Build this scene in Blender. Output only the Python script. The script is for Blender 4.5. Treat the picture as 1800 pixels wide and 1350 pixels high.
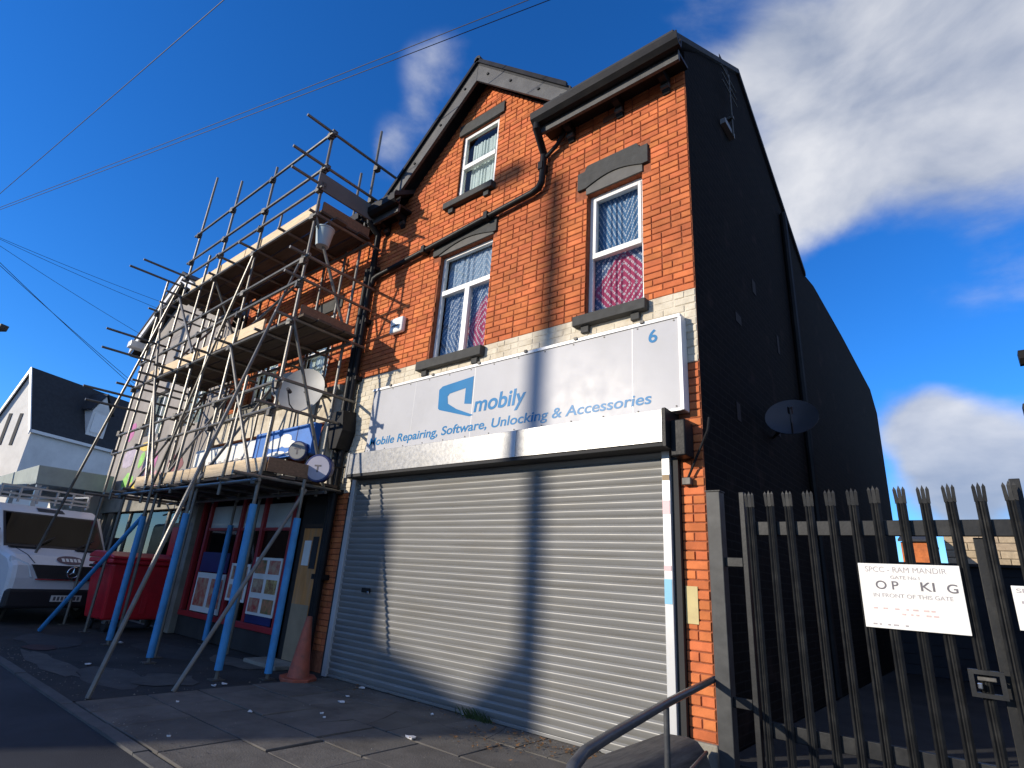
import bpy, bmesh, math, random
from mathutils import Vector, Matrix
random.seed(7)
rad = math.radians
scene = bpy.context.scene
for o in list(bpy.data.objects): bpy.data.objects.remove(o)
COL = scene.collection

# ------------------------------------------------------------ camera
CAM = Vector((1.844, -4.867, 1.331))
cd = bpy.data.cameras.new('camera'); cam = bpy.data.objects.new('camera', cd); COL.objects.link(cam)
cd.sensor_fit = 'HORIZONTAL'; cd.sensor_width = 36; cd.lens = 978.1 / 1800 * 36
cd.clip_start = 0.05; cd.clip_end = 3000
R = ((0.7746, -0.162, -0.6113), (0.6291, 0.2974, 0.7182), (0.0654, -0.9409, 0.3323))
cam.matrix_world = Matrix(((R[0][0], -R[0][1], -R[0][2], CAM.x), (R[1][0], -R[1][1], -R[1][2], CAM.y),
                           (R[2][0], -R[2][1], -R[2][2], CAM.z), (0, 0, 0, 1))).normalized()
cam.location = CAM
scene.camera = cam
def pixdir(px, py):
    d = ((px - 900), (py - 675), 978.1)
    return Vector([sum(R[i][k] * d[k] for k in range(3)) for i in range(3)]).normalized()

# ------------------------------------------------------------ sun and sky
SUN = Vector((0.60, 1.0, -0.36)).normalized()          # direction the light travels
sd = bpy.data.lights.new('sun', 'SUN'); so = bpy.data.objects.new('sun', sd); COL.objects.link(so)
sd.energy = 5.0; sd.angle = rad(0.7); sd.color = (1.0, 0.90, 0.76)
so.rotation_euler = SUN.to_track_quat('-Z', 'Y').to_euler(); so.location = (-12, -20, 14)
ELEV = math.asin(-SUN.z); AZ = math.atan2(-SUN.x, -SUN.y)

world = bpy.data.worlds.new('World'); scene.world = world; world.use_nodes = True
wt = world.node_tree; wn = wt.nodes; wl = wt.links; wn.clear()
def W(t, **k):
    n = wn.new(t)
    for a, b in k.items(): setattr(n, a, b)
    return n
def wmath(op, a, b=None, c=None, clamp=False):
    n = W('ShaderNodeMath', operation=op, use_clamp=clamp)
    for i, v in enumerate((a, b, c)):
        if v is None: continue
        if isinstance(v, (int, float)): n.inputs[i].default_value = v
        else: wl.new(v, n.inputs[i])
    return n.outputs[0]
sky = W('ShaderNodeTexSky', sky_type='NISHITA', sun_disc=False)
sky.sun_elevation = ELEV; sky.sun_rotation = AZ; sky.altitude = 100; sky.air_density = 1.0; sky.dust_density = 0.0; sky.ozone_density = 8.0
hs = W('ShaderNodeHueSaturation'); hs.inputs['Hue'].default_value = 0.506; hs.inputs['Saturation'].default_value = 1.10; hs.inputs['Value'].default_value = 2.15
wl.new(sky.outputs[0], hs.inputs['Color'])
tc = W('ShaderNodeTexCoord'); DIR = tc.outputs['Generated']
def blob(px, py, deg, amp):
    d = pixdir(px, py)
    n = W('ShaderNodeVectorMath', operation='DOT_PRODUCT'); wl.new(DIR, n.inputs[0]); n.inputs[1].default_value = d
    mr = W('ShaderNodeMapRange', interpolation_type='SMOOTHSTEP')
    wl.new(n.outputs['Value'], mr.inputs[0]); mr.inputs[1].default_value = math.cos(rad(deg)); mr.inputs[2].default_value = 1.0
    mr.inputs[3].default_value = 0; mr.inputs[4].default_value = amp
    return mr.outputs[0]
def wnoise(scale, detail, rough, dist=0.0, off=(0, 0, 0), stretch=(1, 1, 1)):
    mp = W('ShaderNodeMapping'); wl.new(DIR, mp.inputs[0]); mp.inputs['Location'].default_value = off; mp.inputs['Scale'].default_value = stretch
    n = W('ShaderNodeTexNoise'); wl.new(mp.outputs[0], n.inputs['Vector'])
    n.inputs['Scale'].default_value = scale; n.inputs['Detail'].default_value = detail; n.inputs['Roughness'].default_value = rough; n.inputs['Distortion'].default_value = dist
    return n.outputs[0]
BL = [(1290, 40, 8, .45), (1370, 230, 11, .62), (1400, 360, 7, .5), (1560, 60, 12, .62), (1720, 40, 12, .66), (1560, 260, 9, .45), (1700, 270, 9, .40), (1780, 200, 9, .3), (1690, 470, 6, .15),
      (1690, 800, 7, .55), (1790, 870, 8, .62), (1650, 870, 5, .4), (1590, 730, 4.5, .40), (1640, 760, 5, .35), (780, 140, 5, .31), (720, 250, 4.5, .31), (690, 290, 3, .2),
      (2500, 300, 22, .5), (2700, 900, 22, .5)]
acc = None
for b in BL:
    s = blob(*b); acc = s if acc is None else wmath('ADD', acc, s)
# scattered cloud added out of view, right and behind, to whiten the fill
sp = W('ShaderNodeSeparateXYZ'); wl.new(DIR, sp.inputs[0])
side = W('ShaderNodeMapRange', interpolation_type='SMOOTHSTEP'); wl.new(wmath('SUBTRACT', wmath('MULTIPLY', sp.outputs[0], .7), wmath('MULTIPLY', sp.outputs[1], .7)), side.inputs[0])
side.inputs[1].default_value = -.30; side.inputs[2].default_value = .25; side.inputs[3].default_value = 0; side.inputs[4].default_value = .50
acc = wmath('ADD', acc, side.outputs[0])
n1 = wnoise(3.8, 8, .52, .25, (2.3, .4, 1.1), (1, 1, 1.7)); n2 = wnoise(11.0, 6, .6, .2, (5, 2, 3))
den = wmath('ADD', acc, wmath('MULTIPLY', wmath('SUBTRACT', n1, .50), 2.4))
den = wmath('ADD', den, wmath('MULTIPLY', wmath('SUBTRACT', n2, .5), .35))
pres = W('ShaderNodeMapRange', interpolation_type='SMOOTHSTEP'); wl.new(acc, pres.inputs[0]); pres.inputs[1].default_value = 0.02; pres.inputs[2].default_value = .35
dm = W('ShaderNodeMapRange', interpolation_type='SMOOTHSTEP'); wl.new(den, dm.inputs[0]); dm.inputs[1].default_value = .12; dm.inputs[2].default_value = 1.05
dm.inputs[3].default_value = 0; dm.inputs[4].default_value = .92
cov = wmath('MULTIPLY', dm.outputs[0], pres.outputs[0], clamp=True)
cr = W('ShaderNodeMapRange'); wl.new(n1, cr.inputs[0]); cr.inputs[1].default_value = .40; cr.inputs[2].default_value = .64
cc = W('ShaderNodeMix', data_type='RGBA'); wl.new(cr.outputs[0], cc.inputs[0])
cc.inputs[6].default_value = (3.3, 3.8, 4.9, 1); cc.inputs[7].default_value = (7.6, 7.7, 8.0, 1)
mx = W('ShaderNodeMix', data_type='RGBA'); wl.new(cov, mx.inputs[0]); wl.new(hs.outputs[0], mx.inputs[6]); wl.new(cc.outputs[2], mx.inputs[7])
bg = W('ShaderNodeBackground'); bg.inputs['Strength'].default_value = 0.10; wl.new(mx.outputs[2], bg.inputs[0])
wo = W('ShaderNodeOutputWorld'); wl.new(bg.outputs[0], wo.inputs[0])
vs = scene.view_settings; vs.view_transform = 'Standard'; vs.look = 'None'; vs.exposure = 0.12; vs.gamma = 1; vs.use_curve_mapping = False

# ------------------------------------------------------------ materials
MATS = {}
def mat(name, col, rough=.7, metal=0.0, var=.12, vscale=3.0, bump=.0, bscale=60.0, spec=.5, dirt=None, dscale=1.2, damt=.5, streak=(1, 1, 1), rnd=0.0, col2=None, detail=5):
    if name in MATS: return MATS[name]
    m = bpy.data.materials.new(name); m.use_nodes = True; t = m.node_tree; N = t.nodes; L = t.links
    b = N['Principled BSDF']; b.inputs['Roughness'].default_value = rough; b.inputs['Metallic'].default_value = metal
    b.inputs['Specular IOR Level'].default_value = spec
    g = N.new('ShaderNodeNewGeometry'); mp = N.new('ShaderNodeMapping'); mp.inputs['Scale'].default_value = streak; L.new(g.outputs['Position'], mp.inputs[0])
    no = N.new('ShaderNodeTexNoise'); no.inputs['Scale'].default_value = vscale; no.inputs['Detail'].default_value = detail; no.inputs['Roughness'].default_value = .6; L.new(mp.outputs[0], no.inputs['Vector'])
    c = Vector(col)
    lo = tuple(c * (1 - var)) + (1,); hi = tuple(min(1, x) for x in c * (1 + var)) + (1,)
    if col2: lo, hi = tuple(col) + (1,), tuple(col2) + (1,)
    mr = N.new('ShaderNodeMapRange'); L.new(no.outputs[0], mr.inputs[0]); mr.inputs[1].default_value = .3; mr.inputs[2].default_value = .7
    mi = N.new('ShaderNodeMix'); mi.data_type = 'RGBA'; mi.inputs[6].default_value = lo; mi.inputs[7].default_value = hi; L.new(mr.outputs[0], mi.inputs[0])
    out = mi.outputs[2]
    if rnd:
        at = N.new('ShaderNodeAttribute'); at.attribute_name = 'rnd'; oi = N.new('ShaderNodeObjectInfo')
        ad = N.new('ShaderNodeMath'); ad.operation = 'ADD'; L.new(at.outputs['Fac'], ad.inputs[0]); L.new(oi.outputs['Random'], ad.inputs[1])
        fr = N.new('ShaderNodeMath'); fr.operation = 'FRACT'; L.new(ad.outputs[0], fr.inputs[0])
        h = N.new('ShaderNodeHueSaturation'); L.new(out, h.inputs['Color'])
        v = N.new('ShaderNodeMapRange'); L.new(fr.outputs[0], v.inputs[0]); v.inputs[3].default_value = 1 - rnd; v.inputs[4].default_value = 1 + rnd; L.new(v.outputs[0], h.inputs['Value'])
        w = N.new('ShaderNodeTexWhiteNoise'); w.noise_dimensions = '1D'; L.new(fr.outputs[0], w.inputs['W'])
        v2 = N.new('ShaderNodeMapRange'); L.new(w.outputs['Value'], v2.inputs[0]); v2.inputs[3].default_value = .5 - rnd * .035; v2.inputs[4].default_value = .5 + rnd * .035; L.new(v2.outputs[0], h.inputs['Hue'])
        out = h.outputs[0]
    if dirt:
        n3 = N.new('ShaderNodeTexNoise'); n3.inputs['Scale'].default_value = dscale; n3.inputs['Detail'].default_value = 7; n3.inputs['Roughness'].default_value = .65; L.new(mp.outputs[0], n3.inputs['Vector'])
        r3 = N.new('ShaderNodeMapRange'); L.new(n3.outputs[0], r3.inputs[0]); r3.inputs[1].default_value = .46; r3.inputs[2].default_value = .68; r3.inputs[4].default_value = damt
        m3 = N.new('ShaderNodeMix'); m3.data_type = 'RGBA'; L.new(r3.outputs[0], m3.inputs[0]); L.new(out, m3.inputs[6]); m3.inputs[7].default_value = tuple(dirt) + (1,)
        out = m3.outputs[2]
    L.new(out, b.inputs['Base Color'])
    if bump:
        nb = N.new('ShaderNodeTexNoise'); nb.inputs['Scale'].default_value = bscale; nb.inputs['Detail'].default_value = 6; L.new(mp.outputs[0], nb.inputs['Vector'])
        bu = N.new('ShaderNodeBump'); bu.inputs['Strength'].default_value = bump; bu.inputs['Distance'].default_value = .01; L.new(nb.outputs[0], bu.inputs['Height']); L.new(bu.outputs[0], b.inputs['Normal'])
        rr = N.new('ShaderNodeMapRange'); L.new(nb.outputs[0], rr.inputs[0]); rr.inputs[3].default_value = max(0, rough - .12); rr.inputs[4].default_value = min(1, rough + .12); L.new(rr.outputs[0], b.inputs['Roughness'])
    MATS[name] = m; return m

M = {}
M['brick'] = mat('brick_orange', (.55, .162, .058), .88, var=.22, vscale=5, bump=.35, bscale=120, spec=.2, rnd=.14, dirt=(.25, .075, .036), dscale=.7, damt=.6)
M['brick_n'] = mat('brick_orange_neighbour', (.55, .155, .05), .9, var=.22, vscale=5, bump=.3, bscale=120, spec=.2, rnd=.2, dirt=(.16, .06, .035), dscale=1.0, damt=.6)
M['mortar'] = mat('mortar_dark', (.27, .092, .048), .95, var=.3, vscale=20, bump=.3, spec=.1)
M['cream'] = mat('paint_cream_on_brick', (.60, .54, .42), .8, var=.1, vscale=8, bump=.4, bscale=50, spec=.3, dirt=(.38, .31, .21), dscale=3.0, damt=.75, rnd=.06)
M['creammort'] = mat('paint_cream_joint', (.58, .52, .41), .85, var=.15, vscale=10, bump=.3, dirt=(.25, .2, .14), dscale=3, damt=.6)
M['stone'] = mat('stone_painted_grey', (.055, .055, .052), .8, var=.2, vscale=10, bump=.35, bscale=90, spec=.3, dirt=(.05, .05, .048), dscale=3, damt=.6)
M['plinth'] = mat('plinth_stone', (.26, .245, .20), .9, var=.25, vscale=8, bump=.5, dirt=(.08, .08, .07), dscale=4, damt=.7)
M['black'] = mat('black_paint', (.014, .014, .015), .45, var=.2, bump=.06, bscale=70, spec=.12, dirt=(.035, .033, .03), dscale=4, damt=.4)
M['barge'] = mat('barge_dark_paint', (.052, .052, .052), .65, var=.25, vscale=8, bump=.3, bscale=60, dirt=(.10, .10, .095), dscale=5, damt=.5)
M['slate'] = mat('roof_slate', (.026, .027, .030), .85, var=.25, vscale=6, bump=.3)
M['upvc'] = mat('white_upvc', (.78, .77, .74), .35, var=.03, dirt=(.55, .52, .46), dscale=4, damt=.3)
M['signwhite'] = mat('sign_panel_grey_white', (.455, .455, .465), .30, var=.03, vscale=2, spec=.05, dirt=(.40, .395, .39), dscale=1.6, damt=.4, bump=.02, bscale=6)
M['signblue'] = mat('sign_blue_vinyl', (.03, .175, .37), .30, var=.06, spec=.05)
M['galv'] = mat('galvanised_steel', (.27, .27, .265), .33, metal=.35, var=.16, vscale=30, bump=.05, bscale=25, dirt=(.27, .26, .23), dscale=5, damt=.5)
M['slat'] = mat('shutter_lath', (.208, .207, .197), .45, metal=.15, rnd=.05, var=.07, vscale=3, streak=(.5, 1, 8), bump=.10, bscale=5, spec=.5, dirt=(.175, .165, .14), dscale=2.0, damt=.6)
M['alu'] = mat('guide_aluminium', (.50, .505, .50), .4, metal=.2, var=.08, dirt=(.45, .44, .42), dscale=6, damt=.5)
M['darkgap'] = mat('dark_gap_fill', (.02, .02, .02), .8, var=.1)  # near-black; in recesses and shop interiors it paints in the shade
M['gate'] = mat('gate_black_paint', (.010, .0105, .011), .48, var=.25, vscale=12, bump=.05, bscale=60, spec=.3, dirt=(.045, .045, .042), dscale=7, damt=.4)
M['paper'] = mat('notice_white', (.74, .73, .68), .5, var=.04, dirt=(.6, .58, .5), dscale=5, damt=.4)
M['ink'] = mat('notice_ink', (.12, .11, .12), .6, var=.3, vscale=60)
M['inkfaint'] = mat('notice_ink_faded', (.36, .33, .33), .6, var=.15, vscale=80)
M['inkred'] = mat('notice_ink_faded_red', (.58, .42, .39), .6, var=.15, vscale=80)
M['tube'] = mat('scaffold_tube', (.155, .15, .135), .42, metal=.4, var=.25, vscale=6, bump=.12, bscale=50, dirt=(.16, .14, .11), dscale=4, damt=.7)
M['coupler'] = mat('coupler_steel', (.10, .095, .085), .6, metal=.5, var=.3, vscale=20)
M['plank'] = mat('scaffold_board', (.085, .062, .043), .9, rnd=.4, var=.3, vscale=4, streak=(1, 8, 8), bump=.3, dirt=(.06, .045, .032), dscale=2, damt=.6)
M['toe'] = mat('toe_board_pale_timber', (.70, .54, .34), .8, var=.14, vscale=4, streak=(1, 8, 12), bump=.2, dirt=(.38, .28, .17), dscale=3, damt=.5)
M['toe_shade'] = mat('toe_board_shaded_brown', (.20, .12, .07), .85, var=.25, vscale=4, streak=(1, 8, 12), bump=.25)  # brown puts the shade of the unlit end boards into the timber
M['sleeve'] = mat('blue_foam_sleeve', (.05, .27, .56), .55, var=.12, vscale=6, dirt=(.03, .10, .22), dscale=5, damt=.4)
M['render'] = mat('grey_render', (.30, .275, .25), .9, var=.12, vscale=2, bump=.25, bscale=50, dirt=(.18, .16, .145), dscale=.9, damt=.6)
M['renderw'] = mat('white_render', (.78, .76, .71), .9, var=.06, vscale=2, dirt=(.5, .48, .44), dscale=.6, damt=.4)
M['wood'] = mat('orange_ply', (.52, .22, .055), .7, var=.2, vscale=3, streak=(6, 6, 1), dirt=(.33, .24, .15), dscale=2, damt=.5)
M['pale'] = mat('pale_board', (.30, .22, .13), .8, var=.15, vscale=4)
M['red'] = mat('red_plastic', (.55, .014, .025), .42, var=.1, vscale=5, dirt=(.2, .015, .02), dscale=4, damt=.4)
M['redpaint'] = mat('red_shop_paint', (.33, .02, .025), .5, var=.15)
M['cone'] = mat('cone_orange_faded', (.36, .085, .045), .6, var=.15, vscale=10, dirt=(.14, .06, .04), dscale=8, damt=.7)
M['van'] = mat('van_white_paint', (.66, .67, .68), .3, var=.03, spec=.55, dirt=(.45, .44, .42), dscale=3, damt=.3)
M['vanblack'] = mat('van_black_plastic', (.02, .02, .022), .55, var=.15)
M['chrome'] = mat('chrome', (.7, .7, .7), .15, metal=1, var=.02)
M['tyre'] = mat('tyre_rubber', (.018, .018, .018), .85, var=.2)
M['blueshop'] = mat('blue_shop_fascia', (.03, .15, .48), .45, var=.12, vscale=4)
M['navy'] = mat('navy_print', (.02, .03, .12), .4, var=.2)
M['greydish'] = mat('dish_grey', (.34, .34, .33), .55, var=.1, vscale=4)
M['dishdark'] = mat('dish_charcoal', (.032, .034, .04), .5, var=.15)
M['asphalt'] = mat('asphalt', (.040, .042, .048), .9, var=.25, vscale=1.2, bump=.6, bscale=140, spec=.3, dirt=(.022, .023, .027), dscale=.8, damt=.75)
M['forecourt'] = mat('forecourt_tarmac', (.040, .039, .038), .92, var=.3, vscale=1.5, bump=.6, bscale=110, spec=.25, dirt=(.02, .02, .02), dscale=1.1, damt=.7)
M['flag'] = mat('paving_flag', (.118, .108, .094), .9, var=.18, vscale=3, bump=.45, bscale=70, spec=.3, rnd=.16, dirt=(.065, .058, .05), dscale=2.2, damt=.75)
M['joint'] = mat('paving_joint_dirt', (.030, .027, .022), .98, var=.3, vscale=20, bump=.4)
M['kerb'] = mat('kerb_stone', (.075, .073, .07), .9, var=.2, vscale=6, bump=.4, rnd=.12)
M['concrete'] = mat('concrete', (.20, .19, .175), .9, var=.2, vscale=3, bump=.4)
M['sleeper'] = mat('weathered_dark_timber', (.10, .092, .078), .85, var=.35, vscale=5, streak=(10, 1, 10), bump=.5, bscale=40, dirt=(.03, .03, .028), dscale=2, damt=.6)
M['litter'] = mat('litter_white', (.65, .64, .62), .7, var=.1)
M['leaf'] = mat('dead_leaf', (.17, .085, .03), .8, var=.35, vscale=30)
M['weed'] = mat('weed_green', (.05, .08, .02), .8, var=.3, vscale=30)
M['sandstone'] = mat('sandstone_wall', (.36, .28, .18), .9, var=.2, vscale=5, bump=.4, rnd=.15)
M['shed'] = mat('blue_grey_boarding', (.022, .025, .031), .8, var=.2, vscale=3)
M['wire'] = mat('cable_black', (.02, .02, .022), .6, var=.1)
M['poleW'] = mat('pole_timber', (.10, .07, .045), .9, var=.25, vscale=4, streak=(6, 6, 1))
M['yellow'] = mat('yellow_patch', (.52, .43, .20), .7, var=.1, dirt=(.4, .32, .16), dscale=8, damt=.5)
M['ground'] = mat('ground_far', (.06, .058, .052), .95, var=.2, vscale=.3)
M['opp'] = mat('opposite_brick', (.20, .09, .055), .9, var=.2, vscale=2, bump=.2)
M['skyblue'] = mat('sticker_blue', (.18, .45, .62), .5, var=.1)
M['pinkst'] = mat('sticker_pink', (.62, .40, .40), .5, var=.1)

def sooty():
    m = bpy.data.materials.new('sooty_brick'); m.use_nodes = True; t = m.node_tree; N = t.nodes; L = t.links; b = N['Principled BSDF']
    b.inputs['Roughness'].default_value = .9; b.inputs['Specular IOR Level'].default_value = .08
    g = N.new('ShaderNodeNewGeometry'); s = N.new('ShaderNodeSeparateXYZ'); L.new(g.outputs['Position'], s.inputs[0])
    c = N.new('ShaderNodeCombineXYZ'); L.new(s.outputs[1], c.inputs[0]); L.new(s.outputs[2], c.inputs[1])
    br = N.new('ShaderNodeTexBrick'); L.new(c.outputs[0], br.inputs['Vector']); br.inputs['Scale'].default_value = 1
    br.inputs['Brick Width'].default_value = .235; br.inputs['Row Height'].default_value = .079; br.inputs['Mortar Size'].default_value = .006
    br.inputs['Color1'].default_value = (.0055, .0045, .0045, 1); br.inputs['Color2'].default_value = (.009, .007, .006, 1); br.inputs['Mortar'].default_value = (.017, .0155, .014, 1)
    n = N.new('ShaderNodeTexNoise'); n.inputs['Scale'].default_value = 2.2; n.inputs['Detail'].default_value = 7; L.new(g.outputs['Position'], n.inputs['Vector'])
    r = N.new('ShaderNodeMapRange'); L.new(n.outputs[0], r.inputs[0]); r.inputs[1].default_value = .60; r.inputs[2].default_value = .74; r.inputs[4].default_value = .45
    mx = N.new('ShaderNodeMix'); mx.data_type = 'RGBA'; L.new(r.outputs[0], mx.inputs[0]); L.new(br.outputs[0], mx.inputs[6]); mx.inputs[7].default_value = (.045, .028, .024, 1)
    L.new(mx.outputs[2], b.inputs['Base Color'])
    bu = N.new('ShaderNodeBump'); bu.inputs['Strength'].default_value = .6; bu.inputs['Distance'].default_value = .006; bu.invert = True; L.new(br.outputs['Fac'], bu.inputs['Height']); L.new(bu.outputs[0], b.inputs['Normal'])
    return m
M['sooty'] = sooty()

def glass(name='window_glass', tint=(.8, .86, .9), ior=1.5, dark=None):
    m = bpy.data.materials.new(name); m.use_nodes = True; t = m.node_tree; N = t.nodes; L = t.links
    N.remove(N['Principled BSDF']); out = N['Material Output']
    tr = N.new('ShaderNodeBsdfTransparent'); tr.inputs[0].default_value = tint + (1,)
    gl = N.new('ShaderNodeBsdfGlossy'); gl.inputs['Roughness'].default_value = .02
    fr = N.new('ShaderNodeFresnel'); fr.inputs[0].default_value = ior
    mx = N.new('ShaderNodeMixShader'); L.new(fr.outputs[0], mx.inputs[0]); L.new(tr.outputs[0], mx.inputs[1]); L.new(gl.outputs[0], mx.inputs[2]); L.new(mx.outputs[0], out.inputs[0])
    return m
M['glass'] = glass()
M['glassvan'] = glass('van_glass', (.3, .33, .36), 1.33)
M['glassdark'] = glass('shop_glass', (.25, .28, .3), 1.6)

def curtain(name, cx, cz, base_in, base_out, k=2.0, rin=.5, freq=60):
    m = bpy.data.materials.new(name); m.use_nodes = True; t = m.node_tree; N = t.nodes; L = t.links; b = N['Principled BSDF']; b.inputs['Roughness'].default_value = .9
    def mm(op, a, c=None, cl=False):
        n = N.new('ShaderNodeMath'); n.operation = op; n.use_clamp = cl
        for i, v in enumerate((a, c)):
            if v is None: continue
            if isinstance(v, (int, float)): n.inputs[i].default_value = v
            else: L.new(v, n.inputs[i])
        return n.outputs[0]
    g = N.new('ShaderNodeNewGeometry'); s = N.new('ShaderNodeSeparateXYZ'); L.new(g.outputs['Position'], s.inputs[0])
    no = N.new('ShaderNodeTexNoise'); no.inputs['Scale'].default_value = 25; L.new(g.outputs['Position'], no.inputs['Vector'])
    x = mm('ABSOLUTE', mm('SUBTRACT', s.outputs[0], cx)); z = mm('ABSOLUTE', mm('SUBTRACT', s.outputs[2], cz))
    d = mm('ADD', mm('MULTIPLY', x, k), mm('ADD', z, mm('MULTIPLY', no.outputs[0], .03)))
    wv = mm('SINE', mm('MULTIPLY', d, freq)); dots = mm('SINE', mm('MULTIPLY', mm('SUBTRACT', mm('MULTIPLY', x, k), z), 110))
    line = mm('MULTIPLY', mm('GREATER_THAN', wv, .35), mm('GREATER_THAN', dots, -.55))
    inn = mm('LESS_THAN', d, rin)
    m1 = N.new('ShaderNodeMix'); m1.data_type = 'RGBA'; L.new(inn, m1.inputs[0]); m1.inputs[6].default_value = base_out + (1,); m1.inputs[7].default_value = base_in + (1,)
    m2 = N.new('ShaderNodeMix'); m2.data_type = 'RGBA'; L.new(mm('MULTIPLY', line, .85), m2.inputs[0]); L.new(m1.outputs[2], m2.inputs[6]); m2.inputs[7].default_value = (.62, .60, .60, 1)
    L.new(m2.outputs[2], b.inputs['Base Color']); return m
M['cur_r'] = curtain('curtain_red_diamonds', -.88, 4.60, (.40, .035, .085), (.08, .12, .21), 1.25, .52, 62)
M['cur_rb'] = curtain('curtain_blue_zigzag', -.86, 6.3, (.06, .15, .28), (.06, .15, .28), 2.2, .1, 55)
M['cur_l'] = curtain('curtain_red_stripes', -3.05, 4.62, (.40, .04, .085), (.09, .14, .24), 1.5, .50, 60)
M['cur_lb'] = curtain('curtain_pale_blue', -3.1, 5.2, (.24, .31, .40), (.23, .30, .39), 1.6, .1, 60)
M['cur_net'] = mat('net_curtain', (.62, .66, .60), .95, var=.25, vscale=3, streak=(14, 1, 1))

# ------------------------------------------------------------ mesh helpers
LOC = {}
class MB:
    def __init__(s): s.v = []; s.f = []; s.r = []
    def add(s, vs, fs, r=0.0):
        o = len(s.v); s.v += [tuple(v) for v in vs]; s.f += [tuple(i + o for i in f) for f in fs]; s.r += [r] * len(fs); return s
    def box(s, x0, x1, y0, y1, z0, z1, r=0.0):
        return s.add([(x0, y0, z0), (x1, y0, z0), (x1, y1, z0), (x0, y1, z0), (x0, y0, z1), (x1, y0, z1), (x1, y1, z1), (x0, y1, z1)],
                     [(0, 3, 2, 1), (4, 5, 6, 7), (0, 1, 5, 4), (1, 2, 6, 5), (2, 3, 7, 6), (3, 0, 4, 7)], r)
    def brick(s, x0, x1, y0, y1, z0, z1, r, c=.006):
        vs = [(x0, y1, z0), (x1, y1, z0), (x1, y1, z1), (x0, y1, z1), (x0, y0 + c, z0), (x1, y0 + c, z0), (x1, y0 + c, z1), (x0, y0 + c, z1),
              (x0 + c, y0, z0 + c), (x1 - c, y0, z0 + c), (x1 - c, y0, z1 - c), (x0 + c, y0, z1 - c)]
        return s.add(vs, [(8, 9, 10, 11), (4, 5, 9, 8), (5, 6, 10, 9), (6, 7, 11, 10), (7, 4, 8, 11), (0, 1, 5, 4), (1, 2, 6, 5), (2, 3, 7, 6), (3, 0, 4, 7)], r)
    def hexa(s, p): return s.add(p, [(0, 3, 2, 1), (4, 5, 6, 7), (0, 1, 5, 4), (1, 2, 6, 5), (2, 3, 7, 6), (3, 0, 4, 7)])
    def sweep(s, pts, r, n=8, caps=True):
        pts = [Vector(p) for p in pts]; rs = r if isinstance(r, (list, tuple)) else [r] * len(pts); rings = []; up = None
        for i, p in enumerate(pts):
            a = (pts[i] - pts[i - 1]).normalized() if i else None; b = (pts[i + 1] - pts[i]).normalized() if i < len(pts) - 1 else None
            t = ((a or b) + (b or a)).normalized()
            k = 1.0 / max(.5, t.dot(b or a))
            if up is None:
                up = Vector((0, 0, 1)) if abs(t.z) < .9 else Vector((1, 0, 0))
            u = t.cross(up).normalized(); w = u.cross(t).normalized(); up = w
            rings.append([p + (u * math.cos(2 * math.pi * j / n) + w * math.sin(2 * math.pi * j / n)) * rs[i] * (k if 0 < i < len(pts) - 1 else 1) for j in range(n)])
        vs = [v for g in rings for v in g]; fs = []
        for i in range(len(rings) - 1):
            for j in range(n): fs.append((i * n + j, i * n + (j + 1) % n, (i + 1) * n + (j + 1) % n, (i + 1) * n + j))
        if caps: fs.append(tuple(range(n - 1, -1, -1))); fs.append(tuple((len(rings) - 1) * n + j for j in range(n)))
        return s.add(vs, fs)
    def prism(s, poly, a, b, axis='y', r=0.0):      # poly in the plane across axis; extruded from a to b
        f = {'y': lambda p, t: (p[0], t, p[1]), 'x': lambda p, t: (t, p[0], p[1]), 'z': lambda p, t: (p[0], p[1], t)}[axis]; n = len(poly)
        return s.add([f(p, a) for p in poly] + [f(p, b) for p in poly],
                     [tuple(range(n))] + [tuple(range(2 * n - 1, n - 1, -1))] + [(i, n + i, n + (i + 1) % n, (i + 1) % n) for i in range(n)], r)
    def lathe(s, prof, n=20, c=(0, 0, 0), axis='z'):
        vs = []; fs = []
        for (r, h) in prof:
            for j in range(n):
                a = 2 * math.pi * j / n; p = (r * math.cos(a), r * math.sin(a), h)
                if axis == 'y': p = (p[0], p[2], p[1])
                if axis == 'x': p = (p[2], p[0], p[1])
                vs.append((p[0] + c[0], p[1] + c[1], p[2] + c[2]))
        for i in range(len(prof) - 1):
            for j in range(n): fs.append((i * n + j, i * n + (j + 1) % n, (i + 1) * n + (j + 1) % n, (i + 1) * n + j))
        fs.append(tuple(range(n - 1, -1, -1))); fs.append(tuple((len(prof) - 1) * n + j for j in range(n)))
        return s.add(vs, fs)
    def mesh(s, name, m, off=Vector((0, 0, 0)), smooth=False, attr=False, recalc=True):
        me = bpy.data.meshes.new(name); me.from_pydata([(v[0] - off[0], v[1] - off[1], v[2] - off[2]) for v in s.v], [], s.f)
        if recalc:
            bm = bmesh.new(); bm.from_mesh(me); bmesh.ops.recalc_face_normals(bm, faces=bm.faces); bm.to_mesh(me); bm.free()
        if attr:
            a = me.attributes.new('rnd', 'FLOAT', 'FACE'); a.data.foreach_set('value', s.r)
        if smooth: me.polygons.foreach_set('use_smooth', [True] * len(me.polygons))
        me.materials.append(m); me.update(); return me
    def build(s, name, m, parent=None, smooth=False, bevel=0, attr=False, recalc=True):
        off = LOC.get(parent.name, Vector()) if parent else Vector()
        o = bpy.data.objects.new(name, s.mesh(name, m, off, smooth, attr, recalc)); COL.objects.link(o)
        if parent: o.parent = parent; LOC[o.name] = off
        if bevel:
            b = o.modifiers.new('bevel', 'BEVEL'); b.width = bevel; b.segments = 2; b.limit_method = 'ANGLE'; b.angle_limit = rad(40)
        if smooth:
            try: o.data.set_sharp_from_angle(angle=rad(38))
            except Exception: pass
        return o
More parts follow.
